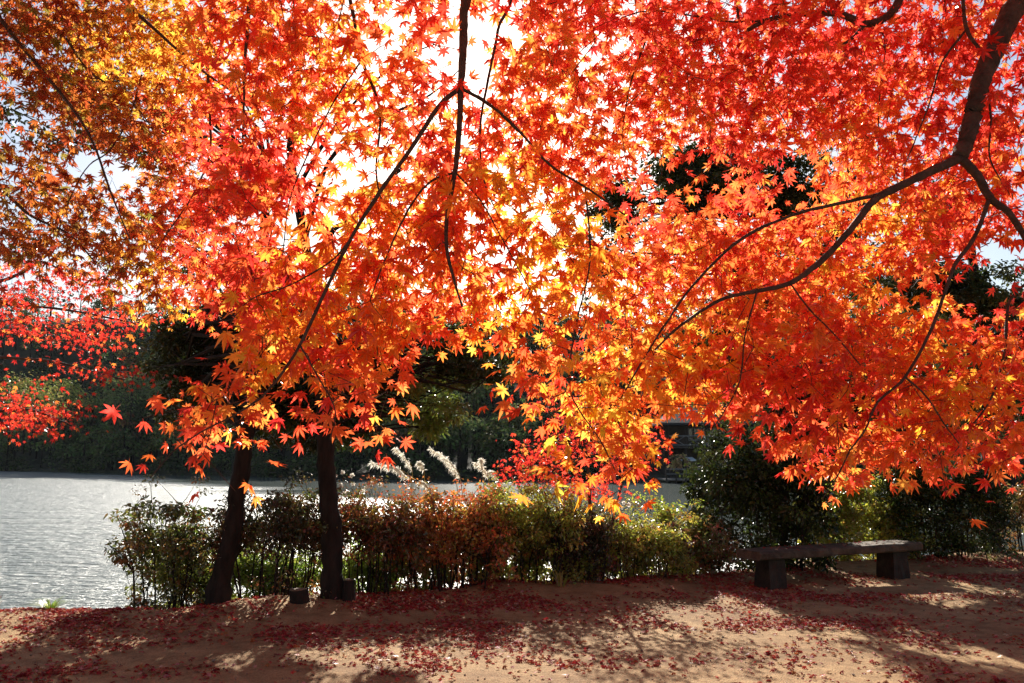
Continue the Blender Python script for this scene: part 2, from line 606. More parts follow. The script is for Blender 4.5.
def grow(parent, nodes, targets, pals, leaf, per=9, spray=0.15, tpl=T7, tw=0.0018, face=0.55, droop=0.6, fname='foliage', sun_w=0.6, mat=None, flat=0.62):
    """twigs from the skeleton to every target, each ending in a spray of leaves"""
    nodes = [np.asarray(n) for n in nodes]
    P = np.array(nodes)
    T = np.array(targets)
    d = np.array([np.min(((P - t) ** 2).sum(1)) for t in T])
    order = np.argsort(d)
    cap = len(P) + len(T) * 4 + 10
    A = np.zeros((cap, 3)); A[:len(P)] = P; na = len(P)
    tb, lb = MB(), MB()
    LP, LN, LT, LS, LC = [], [], [], [], []
    for i in order:
        t = T[i]
        dd = ((A[:na] - t) ** 2).sum(1)
        j = int(np.argmin(dd))
        a = A[j]
        L_ = math.sqrt(dd[j])
        dirn = (t - a) / (L_ + 1e-6)
        mid = a + (t - a) * 0.5 + rng.standard_normal(3) * L_ * 0.10 + np.array([0, 0, 0.06 * L_])
        # spray axis continues past the target, falling a little
        ax = dirn * 0.7 + rng.standard_normal(3) * 0.45 + np.array([0, 0, -0.35])
        ax /= np.linalg.norm(ax)
        s0 = t - ax * spray * 0.5
        s1 = t + ax * spray * 0.5
        if L_ < spray * 0.7:
            path = np.array([a, (a + t) / 2 + rng.standard_normal(3) * 0.01, t, s1])
        else:
            path = np.array([a, mid, s0, t, s1])
        r = tw + min(0.0022, L_ * 0.0022)
        tb.tube(path, np.linspace(r, tw * 0.55, len(path)), 3)
        new = [mid, t, s1] if L_ >= spray * 0.7 else [t, s1]
        for q in new:
            A[na] = q; na += 1
        n = max(3, int(per * rng.uniform(0.7, 1.3)))
        u = rng.uniform(0, 1, n)
        base = s0 + (s1 - s0) * u[:, None] + rng.standard_normal((n, 3)) * spray * np.array([0.42, 0.42, 0.42 * flat])
        out = base - (s0 + (s1 - s0) * u[:, None])
        nr = np.array([0, 0, 1.0]) * (1 - face) + SUNV * sun_w + rng.standard_normal((n, 3)) * 0.42
        tip = out / (np.linalg.norm(out, axis=1)[:, None] + 1e-6) * 0.7 + ax * 0.4 + np.array([0, 0, -droop]) + rng.standard_normal((n, 3)) * 0.3
        LP.append(base); LN.append(nr); LT.append(tip)
        LS.append(leaf * (0.55 + 0.7 * rng.random(n) ** 0.8) * rng.uniform(0.88, 1.12))
        LC.append(pick(pals[i], n))
    if LP:
        add_leaves(lb, tpl, np.concatenate(LP), np.concatenate(LN), np.concatenate(LT), np.concatenate(LS), np.concatenate(LC))
    obj('crown_twigs', tb, M_TWIG, parent)
    obj(fname, lb, mat or M_LEAF, parent)
    return sum(len(x) for x in LP)


# ------------------------------------------------------------------ the overhanging maples
DEN = [
    '99999999998635548888899888787777',
    '99999988997436628828888888998677',
    '88999998988657246868999999998987',
    '47899998887676555786899999996576',
    '45689999864566668887767867996598',
    '68226999842567778876103713899998',
    '68777899733789977724516616737994',
    '99999999646999974873989998989974',
    '24578899888999975769999999957311',
    '00134579999999977869999999979114',
    '00000026999997435569999999999667',
    '00000005888862125669999999998889',
    '00000035346610036589999878888999',
    '00002564202400001488310379878999',
    '00000230200000000266000045865876',
    '00000000000000000011000003100000',
    '00000000000000000000000000000000',
]
HUE = [
    'bbbbggooooooorrrrrrrrrrrrrrrrrrr',
    'bbgggggoooyoorrroorrrrrrrrrrrrrr',
    'bbbgggooooyoorroooorrorrrrrrrrrr',
    'bbbbboorrryyoorooyoororroroorrrr',
    'bbbbborrrrooooorooooorrrroooorrr',
    'bbbbboorrroyoooyyoororrrrroorroo',
    'bbbbborrrooyyooyyyooroorrooyyorr',
    'bbbbborroyyyoooyyyyooorooooyooro',
    'bbbbgorrroyooooyyyyoooyoooyyooor',
    'rrbgggoryyyyoooyyyyyoyooooyyoorr',
    'rrrrggooyyyoooyyyyooyyyoooooyorr',
    'rrrrrrooyyooooorooyyyyyrrooooyyo',
    'rrrrrrooooroorrrroyyyoorrrryoyyo',
    'rrrrorooorrrrrrroyyyoorrrrooooor',
    'rrrrroorrrrrrrrrryyoorrrrooooorr',
    'rrrrrrrrrrrrrrrrryyyrrrrrooorrrr',
    'rrrrrrrrrrrrrrrrrrrrrrrrrooorrrr',
]


def tree_of(px, py):
    """which maple a spot belongs to, and its distance range"""
    if px < 215 + 0.10 * py + rng.normal(0, 28) and py < 318:
        return 'C', 3.6, 5.0
    if px < 560 + max(0, py - 200) * 0.35 + rng.normal(0, 30):
        if py > 330:
            return 'A', 2.5, 3.3
        return 'A', 2.5, 3.7
    if py > 330:
        return 'B', 2.8, 4.0
    return 'B', 3.1, 5.0


LEAF = 0.042          # centre-lobe length; spread tip to tip about 7 cm
PER = 10
# openings between the leaf layers where the evergreens or the sky show
OPEN = [(697, 176, 42, 30), (797, 184, 32, 24), (984, 290, 42, 28), (602, 212, 28, 24), (890, 285, 24, 18), (330, 162, 26, 20), (590, 52, 22, 18),
        (316, 226, 20, 16), (512, 256, 26, 24), (116, 170, 28, 18), (12, 128, 16, 22), (482, 38, 34, 32), (432, 62, 18, 20), (912, 135, 20, 20), (715, 425, 30, 22), (455, 388, 62, 42), (190, 350, 46, 36), (300, 470, 34, 18), (420, 440, 40, 30)]
tg = {'A': ([], []), 'B': ([], []), 'C': ([], [])}
for r_, row in enumerate(DEN):
    for c_, ch in enumerate(row):
        dns = int(ch)
        if not dns:
            continue
        tau = 0.32 * dns + 0.046 * dns * dns
        m_, ya, yb = tree_of(c_ * 32 + 16, r_ * 32 + 16)
        ym = (ya + yb) / 2
        lpx = LEAF * 1.75 * F / ym
        nleaf = tau * 1024 / (0.32 * lpx * lpx)
        ntw = nleaf / PER
        ntw = int(ntw) + (rng.random() < ntw % 1)
        for _ in range(ntw):
            px = (c_ + rng.random()) * 32
            py = (r_ + rng.random()) * 32 - 6
            m_, ya, yb = tree_of(px, py)
            # neighbouring cells mix a little
            rr = min(16, max(0, int((py + rng.normal(0, 12)) // 32)))
            cc = min(31, max(0, int((px + rng.normal(0, 12)) // 32)))
            if any(((px - ox) / rx_) ** 2 + ((py - oy) / ry_) ** 2 < 1 and rng.random() < 0.9 for ox, oy, rx_, ry_ in OPEN):
                continue
            Y = ya + (yb - ya) * rng.random() ** 0.9
            tg[m_][0].append(at(px, py, Y))
            tg[m_][1].append(HUE[rr][cc])
# foliage of the same crowns just outside the frame
for _ in range(1900):
    px, py = rng.uniform(-420, 1480), rng.uniform(-200, 430)
    if -10 < px < 1034 and py > -10:
        continue
    if px < -10 and py > 300: continue
    if px < 200: k, Y = 'C', rng.uniform(3.1, 4.8)
    elif px < 600: k, Y = 'A', rng.uniform(2.2, 3.4)
    else: k, Y = 'B', rng.uniform(2.8, 4.8)
    tg[k][0].append(at(px, py, Y)); tg[k][1].append('r' if k == 'B' else ('b' if k == 'C' else 'o'))


def maple(name_label, base, trunk_pts, r0, boughs, key, **kw):
    t = thing('maple_tree', name_label, 'tree', base, 'maples hanging over the path')
    bough(t, trunk_pts, r0, r0 * 0.55, name='trunk')
    nodes = list(smooth_path(trunk_pts[-2:], 4))
    for pts, a, b in boughs:
        nodes += list(bough(t, pts, a, b))
    return t, nodes


# centre maple: one bough falls straight down the picture and forks
a0 = at(463, -40, 2.6)
lead = pix_path([(463, -40), (464, 10), (463, 50), (461, 88)], 2.6, 2.6)
c_lead = [np.array([-1.7, 0.7, 3.5]), np.array([-1.1, 1.5, 3.85]), np.array([-0.45, 2.25, 3.7])] + lead
tA, nA = maple('red and orange maple whose straight bough drops down the middle and forks', (-2.3, 0.3, 0),
               [np.array(p) for p in ((-2.3, 0.3, -0.1), (-2.25, 0.35, 1.2), (-2.0, 0.5, 2.4), (-1.7, 0.7, 3.5))], 0.13,
               [(c_lead, 0.026, 0.0115),
                (pix_path([(461, 88), (459, 130), (455, 172), (447, 215), (447, 250), (454, 280), (462, 306)], 2.6, 2.5), 0.0105, 0.0035),
                (pix_path([(461, 88), (440, 105), (410, 150), (380, 192), (350, 240), (325, 292), (300, 345), (280, 376), (262, 397)], 2.6, 2.35), 0.0085, 0.0035),
                (pix_path([(461, 88), (490, 105), (520, 132), (550, 165), (585, 187), (625, 215)], 2.6, 2.8), 0.0065, 0.003),
                (pix_path([(455, 172), (430, 182), (408, 210), (385, 260), (370, 300)], 2.58, 2.5), 0.0045, 0.002),
                (pix_path([(455, 172), (480, 200), (500, 235), (530, 290)], 2.58, 2.6), 0.0035, 0.0018),
                (pix_path([(262, 397), (235, 415), (205, 430), (175, 450), (150, 478)], 2.35, 2.25), 0.0032, 0.0016),
                (pix_path([(300, 345), (320, 380), (335, 410), (330, 440)], 2.4, 2.3), 0.0030, 0.0015),
                ([np.array([-1.1, 1.5, 3.85])] + pix_path([(335, -40), (350, 0), (362, 60), (380, 110), (376, 170), (385, 215)], 2.9, 2.9), 0.010, 0.0025),
                ([np.array([-0.45, 2.25, 3.7])] + pix_path([(505, -30), (498, 30), (488, 80), (480, 130), (484, 180), (500, 220)], 2.9, 2.8), 0.008, 0.002),
                (pix_path([(362, 60), (335, 100), (310, 150), (290, 200), (282, 260)], 2.9, 2.8), 0.0035, 0.002),
                (pix_path([(350, 240), (330, 262), (290, 285), (250, 300), (225, 330)], 2.5, 2.6), 0.0032, 0.0018),
                ([np.array([-1.7, 0.7, 3.5])] + pix_path([(230, -60), (248, 0), (245, 60), (243, 130), (240, 200)], 3.2, 3.1), 0.012, 0.0025),
                (pix_path([(585, 187), (590, 260), (575, 330), (570, 390), (600, 440), (615, 470)], 2.8, 2.5), 0.0035, 0.0018),
                ], 'A')

# right maple: thick bough from the upper right corner
bB = pix_path([(1045, -60), (1022, -12), (1003, 32), (985, 70), (976, 100), (969, 132), (960, 158)], 3.15, 3.0)
tB, nB = maple('red maple with a thick dark bough entering at the upper right corner', (3.7, 1.4, 0),
               [np.array(p) for p in ((3.7, 1.4, -0.1), (3.6, 1.5, 1.4), (3.3, 1.9, 2.8), (2.6, 2.7, 3.9))], 0.16,
               [([np.array([2.6, 2.7, 3.9])] + bB, 0.048, 0.031),
                (pix_path([(960, 158), (925, 174), (892, 190), (873, 201), (850, 230), (820, 262), (790, 283), (757, 291), (720, 300), (680, 326), (655, 350)], 3.0, 2.8), 0.018, 0.0035),
                (pix_path([(878, 195), (832, 205), (790, 216), (740, 240), (695, 283), (668, 320), (640, 365), (620, 400)], 2.95, 2.8), 0.0075, 0.0025),
                (pix_path([(960, 158), (977, 175), (990, 198), (1010, 214), (1024, 236), (1045, 270)], 3.0, 3.0), 0.018, 0.009),
                (pix_path([(989, 200), (975, 236), (955, 265), (945, 292), (930, 332), (905, 377), (878, 402), (865, 430), (850, 450)], 3.0, 2.75), 0.0085, 0.0028),
                (pix_path([(905, 377), (925, 395), (945, 425), (960, 445)], 2.85, 2.8), 0.004, 0.002),
                (pix_path([(790, 283), (810, 310), (835, 335), (860, 365)], 2.9, 2.9), 0.004, 0.002),
                (pix_path([(850, 450), (838, 475), (822, 500)], 2.75, 2.7), 0.003, 0.0016),
                ([np.array([2.6, 2.7, 3.9]), at(1000, -90, 3.5)] + pix_path([(915, -25), (892, 12), (866, 24), (840, 14), (800, 14), (768, 20), (748, 30)], 3.6, 3.5), 0.024, 0.010),
                (pix_path([(866, 24), (850, 40), (838, 46)], 3.55, 3.5), 0.009, 0.006),
                (pix_path([(768, 20), (735, 22), (700, 17), (650, 11), (615, 22), (580, 52)], 3.5, 3.4), 0.0055, 0.002),
                (pix_path([(650, 11), (645, 42), (632, 78), (625, 112), (622, 135)], 3.45, 3.2), 0.005, 0.002),
                (pix_path([(735, -20), (742, 40), (762, 82), (790, 130)], 3.9, 3.8), 0.008, 0.002),
                (pix_path([(962, -40), (963, 0), (967, 30), (980, 50)], 3.2, 3.1), 0.008, 0.007),
                (pix_path([(966, 30), (942, 62), (930, 102), (916, 138), (905, 165)], 3.15, 3.1), 0.005, 0.002),
                (pix_path([(985, 66), (991, 120), (990, 158), (1010, 195)], 3.1, 3.1), 0.005, 0.002),
                (pix_path([(870, 24), (885, 40), (880, 90), (878, 150), (880, 180)], 3.9, 3.7), 0.0045, 0.002),
                (pix_path([(700, 17), (720, 50), (700, 90), (690, 130)], 3.6, 3.8), 0.004, 0.002),
                (pix_path([(1045, 270), (1010, 300), (1005, 350), (990, 400), (960, 440)], 3.2, 3.0), 0.007, 0.0025),
                (pix_path([(757, 291), (745, 335), (740, 380), (725, 410), (712, 430)], 2.85, 2.8), 0.0035, 0.0018),
                ], 'B')

# upper left maple: gold and brown foliage, half shade painted in by darkened colours
tC, nC = maple('gold and brown maple, darkened in colour for shade, filling the upper left corner', (-5.2, 2.8, 0),
               [np.array(p) for p in ((-5.2, 2.8, -0.1), (-5.1, 2.9, 1.5), (-4.7, 3.1, 3.0), (-4.0, 3.4, 4.4))], 0.17,
               [([np.array([-4.0, 3.4, 4.4])] + pix_path([(-40, -50), (0, 18), (40, 68), (70, 105), (92, 140), (110, 190), (130, 240)], 3.8, 3.5), 0.013, 0.003),
                ([np.array([-4.0, 3.4, 4.4])] + pix_path([(60, -60), (120, -2), (150, 25), (180, 52), (208, 75), (245, 104), (260, 150)], 4.0, 3.7), 0.013, 0.003),
                (pix_path([(208, 75), (210, 120), (209, 158), (190, 200), (168, 232), (150, 260)], 3.8, 3.7), 0.007, 0.002),
                (pix_path([(209, 158), (225, 180), (240, 210)], 3.75, 3.7), 0.004, 0.002),
                (pix_path([(66, 38), (90, 72), (125, 95), (150, 125), (170, 160)], 3.8, 3.9), 0.006, 0.002),
                (pix_path([(142, 75), (130, 115), (110, 150), (85, 170), (60, 220)], 3.9, 3.8), 0.005, 0.002),
                ([np.array([-4.7, 3.1, 3.0])] + pix_path([(-40, 180), (0, 190), (30, 215), (70, 235), (95, 262)], 4.1, 4.0), 0.014, 0.003),
                ], 'C')

def shade_crown(t, box, n, pal, trunk_top):
    """unseen crown added above and behind the viewer to shade the path from the open sky"""
    lb = MB()
    x0, x1, y0, y1 = box
    P = np.stack([rng.uniform(x0, x1, n), rng.uniform(y0, y1, n), rng.uniform(0, 1, n)], 1)
    P[:, 2] = np.maximum(5.0, 1.6 + 0.72 * P[:, 1] + 0.35) + 1.6 * P[:, 2] + 0.3 * fbm(P[:, 0], P[:, 1], 1.2, 31)
    k = fbm(P[:, 0], P[:, 1], 1.5, 33) > -1.6
    P = P[k]
    nr = np.array([0, 0, 1.0]) + rng.standard_normal(P.shape) * 0.45
    add_leaves(lb, T5, P, nr, rng.standard_normal(P.shape), 0.085 * rng.uniform(0.7, 1.1, len(P)), pick(pal, len(P)))
    obj('shade_crown', lb, M_LEAF, t)
    wb = MB()
    c = np.array(trunk_top)
    for a in np.linspace(x0 + 0.7, x1 - 0.7, 3):
        for b in (y0 + 1.5, (y0 + y1) / 2, y1 - 1):
            e = np.array([a, b, max(5.3, 2.1 + 0.72 * b) + 0.6])
            wb.tube(smooth_path([c, (c * 0.6 + e * 0.4) + [0, 0, 0.7], e], 4), np.linspace(0.06, 0.012, 9), 6)
    obj('shade_limbs', wb, M_MBARK, t)


shade_crown(tB, (2.0, 9.5, -5.0, 6.3), 30000, 'r', (2.6, 2.7, 3.9))  # leaves and limbs out of view, added to hold back sky light
shade_crown(tA, (-2.6, 2.0, -5.0, 6.3), 20000, 'o', (-1.7, 0.7, 3.5))
shade_crown(tC, (-10.0, -2.6, -5.0, 6.3), 30000, 'b', (-4.0, 3.4, 4.4))
nl = 0
nl += grow(tA, nA, tg['A'][0], tg['A'][1], LEAF, PER)
nl += grow(tB, nB, tg['B'][0], tg['B'][1], LEAF, PER)
nl += grow(tC, nC, tg['C'][0], tg['C'][1], LEAF * 0.95, PER, face=0.35, sun_w=0.45)
print('maple leaves', nl)


def blobs(lst, Y0, Y1, pal):
    P, C = [], []
    for px, py, rx, ry, n in lst:
        for _ in range(n):
            P.append(at(px + rng.normal(0, rx * 0.5), py + rng.normal(0, ry * 0.5), rng.uniform(Y0, Y1)))
            C.append(pal)
    return P, C


# red maple further off on the left edge
tD, nD = maple('bright red maple reaching in from the left edge in front of the far wooded hill', (-9.6, 9.2, 0),
               [np.array(p) for p in ((-9.6, 9.2, -0.3), (-9.5, 9.2, 1.0), (-9.2, 9.1, 2.2), (-8.8, 9.0, 3.6))], 0.16,
               [([np.array([-9.2, 9.1, 2.2])] + pix_path([(-40, 350), (0, 357), (50, 361), (90, 371), (125, 380)], 9.0, 8.8), 0.024, 0.007),
                ([np.array([-8.8, 9.0, 3.6])] + pix_path([(-30, 300), (0, 304), (60, 309), (110, 318), (150, 327)], 9.0, 8.6), 0.024, 0.007),
                ([np.array([-8.8, 9.0, 3.6])] + pix_path([(-30, 285), (0, 281), (24, 272), (45, 262), (80, 285)], 8.8, 8.6), 0.026, 0.008),
                ([np.array([-9.5, 9.2, 1.0])] + pix_path([(-40, 420), (0, 412), (30, 410), (60, 420)], 9.0, 8.8), 0.035, 0.008),
                ], 'D')
P_, C_ = blobs([(25, 300, 40, 16, 24), (90, 285, 50, 14, 26), (128, 318, 32, 12, 11), (15, 325, 40, 10, 12), (85, 340, 45, 8, 8), (120, 375, 30, 8, 7),
                (15, 398, 30, 10, 10), (45, 415, 38, 12, 18), (15, 262, 30, 18, 12), (-40, 340, 40, 70, 40), (60, 330, 30, 14, 12), (10, 425, 30, 10, 10),
                (75, 375, 30, 14, 5)], 8.0, 9.6, 'c')
grow(tD, nD, P_, C_, 0.038, 15, spray=0.34, tpl=T5, tw=0.002, flat=0.3)

# slim crimson maple sapling behind the hedge
bx_, by_ = gx(596, 10.7), 10.7
tE = thing('maple_sapling', 'small crimson maple with slim dark stems between hedge and lake', 'tree', (bx_, by_, 0))
st1 = bough(tE, [np.array([bx_, by_, -0.15]), at(594, 540, 10.7), at(590, 505, 10.7), at(588, 470, 10.7), at(582, 430, 10.7)], 0.035, 0.012, name='stem')
st2 = bough(tE, [np.array([bx_ + 0.05, by_, -0.15]), at(606, 545, 10.7), at(618, 500, 10.7), at(625, 470, 10.7)], 0.022, 0.009, name='stem')
st3 = bough(tE, [np.array([bx_ - 0.06, by_, -0.15]), at(585, 535, 10.7), at(570, 500, 10.8), at(548, 465, 10.8)], 0.022, 0.009, name='stem')
P_, C_ = blobs([(540, 455, 36, 20, 40), (580, 425, 36, 24, 44), (562, 482, 44, 12, 26), (622, 455, 34, 22, 34), (604, 488, 30, 10, 12), (520, 470, 24, 10, 14),
                (640, 430, 24, 16, 14), (560, 400, 26, 14, 12)], 10.1, 11.3, 'c')
grow(tE, list(st1) + list(st2) + list(st3), P_, C_, 0.042, 9, spray=0.22, tpl=T5, tw=0.003)


# ------------------------------------------------------------------ broadleaf trees on the bank
GREENS = [((0.050, 0.060, 0.014), 5), ((0.075, 0.085, 0.018), 3), ((0.035, 0.040, 0.012), 3), ((0.13, 0.12, 0.025), 0.8)]
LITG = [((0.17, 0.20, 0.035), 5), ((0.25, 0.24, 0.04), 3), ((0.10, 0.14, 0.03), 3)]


def clump_leaves(lb, c, r, n, size, pal, tpl=T_OVAL, flat=0.6, updown=0.7):
    u = rng.standard_normal((n, 3))
    u /= np.linalg.norm(u, axis=1)[:, None]
    rad = rng.random(n) ** 0.5
    p = c + u * rad[:, None] * np.array([r, r, r * flat])
    nr = np.array([0, 0, updown]) + u * 0.5 + rng.standard_normal((n, 3)) * 0.5
    tip = u * 0.8 + rng.standard_normal((n, 3)) * 0.5 + np.array([0, 0, -0.25])
    cc = pick(pal, n)
    if tpl is not T_DIA:      # leaves of one shoot share their age and colour
        cc = 0.55 * cc + 0.45 * pick(pal, 1)
        cc = cc * rng.uniform(0.7, 1.3)
    add_leaves(lb, tpl, p, nr, tip, size * rng.uniform(0.55, 1.2, n), np.clip(cc, 0.003, 0.9))


def bank_tree(name, label, base, trunk, r0, r1, ells, leaf=0.075, mat=None, extra_limbs=(), stub=None):
    """ells: (centre, radii, n clumps, leaves per clump, palette)"""
    t = thing(name, label, 'tree', base)
    tp = bough(t, trunk, r0, r1, M_BARK, 'trunk')
    for pts, a, b in extra_limbs:
        bough(t, pts, a, b, M_BARK, 'limb')
    lb, wb = MB(), MB()
    for (c, rd, nc, npc, pal) in ells:
        c = np.array(c); rd = np.array(rd)
        for _ in range(nc):
            u = rng.standard_normal(3); u /= np.linalg.norm(u)
            q = c + u * rd * rng.random() ** 0.4
            low = tp[tp[:, 2] < q[2] + 0.1]
            if len(low) == 0: low = tp[-2:]
            a = low[np.argmin(((low - q) ** 2).sum(1) + 0.0)]
            Lq = np.linalg.norm(q - a)
            m1 = a + (q - a) * 0.35 + np.array([0, 0, 0.05 * Lq]) + rng.standard_normal(3) * 0.06 * Lq
            m2 = a + (q - a) * 0.7 + rng.standard_normal(3) * 0.06 * Lq
            rr = 0.008 + 0.008 * Lq
            wb.tube([a, m1, m2, q], [rr, rr * 0.7, rr * 0.45, rr * 0.2], 5)
            r = rng.uniform(0.18, 0.34) * (rd.mean() ** 0.35)
            clump_leaves(lb, q, r, int(npc * rng.uniform(0.6, 1.3)), leaf, pal)
    obj('limbs', wb, M_BARK, t)
    obj('crown', lb, mat or M_GREEN, t)
    return t


def P3(px, py, Y):
    return at(px, py, Y)


def ell(px, py, Y, rpx, rpy, ry, nc, npc, pal=GREENS):
    c = at(px, py, Y)
    return (c, (rpx * Y / F, ry, rpy * Y / F), nc, npc, pal)


b1 = np.array([gx(226, 9.1), 9.1, 0.0])
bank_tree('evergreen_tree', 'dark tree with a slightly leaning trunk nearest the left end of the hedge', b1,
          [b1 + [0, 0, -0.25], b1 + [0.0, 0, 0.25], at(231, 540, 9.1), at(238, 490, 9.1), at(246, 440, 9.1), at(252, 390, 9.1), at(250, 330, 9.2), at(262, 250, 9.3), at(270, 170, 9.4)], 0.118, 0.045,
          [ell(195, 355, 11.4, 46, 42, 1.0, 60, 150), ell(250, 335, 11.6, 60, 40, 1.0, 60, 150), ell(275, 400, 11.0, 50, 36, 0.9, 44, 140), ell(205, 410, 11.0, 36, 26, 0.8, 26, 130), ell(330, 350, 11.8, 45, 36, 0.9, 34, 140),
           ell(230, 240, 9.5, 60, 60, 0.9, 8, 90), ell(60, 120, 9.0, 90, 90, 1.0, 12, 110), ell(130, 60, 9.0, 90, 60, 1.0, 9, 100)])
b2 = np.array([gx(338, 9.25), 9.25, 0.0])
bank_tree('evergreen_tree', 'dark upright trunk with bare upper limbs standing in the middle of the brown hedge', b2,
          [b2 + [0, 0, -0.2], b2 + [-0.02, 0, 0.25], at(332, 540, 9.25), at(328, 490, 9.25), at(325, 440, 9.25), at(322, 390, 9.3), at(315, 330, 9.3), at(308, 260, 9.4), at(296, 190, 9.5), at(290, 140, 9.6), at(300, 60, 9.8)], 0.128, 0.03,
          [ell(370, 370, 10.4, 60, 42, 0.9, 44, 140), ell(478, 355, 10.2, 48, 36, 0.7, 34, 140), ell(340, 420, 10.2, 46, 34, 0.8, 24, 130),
           ell(425, 398, 10.0, 36, 34, 0.6, 20, 130, LITG), ell(300, 415, 10.3, 34, 32, 0.7, 18, 120)],  # the lighter greens paint sunlight onto one branch
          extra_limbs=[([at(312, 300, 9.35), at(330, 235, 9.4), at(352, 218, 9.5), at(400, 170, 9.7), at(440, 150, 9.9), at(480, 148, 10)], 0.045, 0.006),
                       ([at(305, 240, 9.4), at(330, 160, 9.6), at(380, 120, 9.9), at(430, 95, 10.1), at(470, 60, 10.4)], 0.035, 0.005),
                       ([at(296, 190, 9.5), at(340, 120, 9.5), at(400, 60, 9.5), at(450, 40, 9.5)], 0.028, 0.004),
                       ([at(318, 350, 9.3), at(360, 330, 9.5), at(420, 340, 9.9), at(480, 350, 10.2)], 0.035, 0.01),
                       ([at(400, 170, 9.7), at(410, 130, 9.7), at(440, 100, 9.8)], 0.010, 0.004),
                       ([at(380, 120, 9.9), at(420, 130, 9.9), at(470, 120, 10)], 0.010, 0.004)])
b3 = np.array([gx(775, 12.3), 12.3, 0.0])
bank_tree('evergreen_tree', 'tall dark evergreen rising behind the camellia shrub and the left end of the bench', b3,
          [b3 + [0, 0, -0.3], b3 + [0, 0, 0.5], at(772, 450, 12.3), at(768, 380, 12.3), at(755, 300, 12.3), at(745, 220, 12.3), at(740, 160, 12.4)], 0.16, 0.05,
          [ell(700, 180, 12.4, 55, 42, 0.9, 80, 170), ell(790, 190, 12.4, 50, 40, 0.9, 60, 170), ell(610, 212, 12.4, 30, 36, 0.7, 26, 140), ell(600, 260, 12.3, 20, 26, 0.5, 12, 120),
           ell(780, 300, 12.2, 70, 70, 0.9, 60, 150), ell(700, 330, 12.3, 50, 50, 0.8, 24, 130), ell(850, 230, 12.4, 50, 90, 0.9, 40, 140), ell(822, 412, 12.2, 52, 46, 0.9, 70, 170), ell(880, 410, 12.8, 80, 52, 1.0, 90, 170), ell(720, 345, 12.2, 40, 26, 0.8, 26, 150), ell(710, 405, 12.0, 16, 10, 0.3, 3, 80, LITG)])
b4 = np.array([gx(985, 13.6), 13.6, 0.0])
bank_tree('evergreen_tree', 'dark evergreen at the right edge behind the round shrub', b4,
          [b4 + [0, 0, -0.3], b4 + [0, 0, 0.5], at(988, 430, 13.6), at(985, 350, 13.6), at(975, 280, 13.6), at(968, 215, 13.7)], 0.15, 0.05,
          [ell(975, 295, 13.5, 45, 32, 0.9, 60, 160), ell(900, 285, 13.4, 40, 40, 0.9, 40, 150), ell(945, 205, 13.6, 50, 36, 0.9, 26, 140), ell(975, 400, 13.5, 60, 50, 1.0, 60, 150), ell(1090, 330, 13.5, 50, 80, 1.0, 30, 140)])


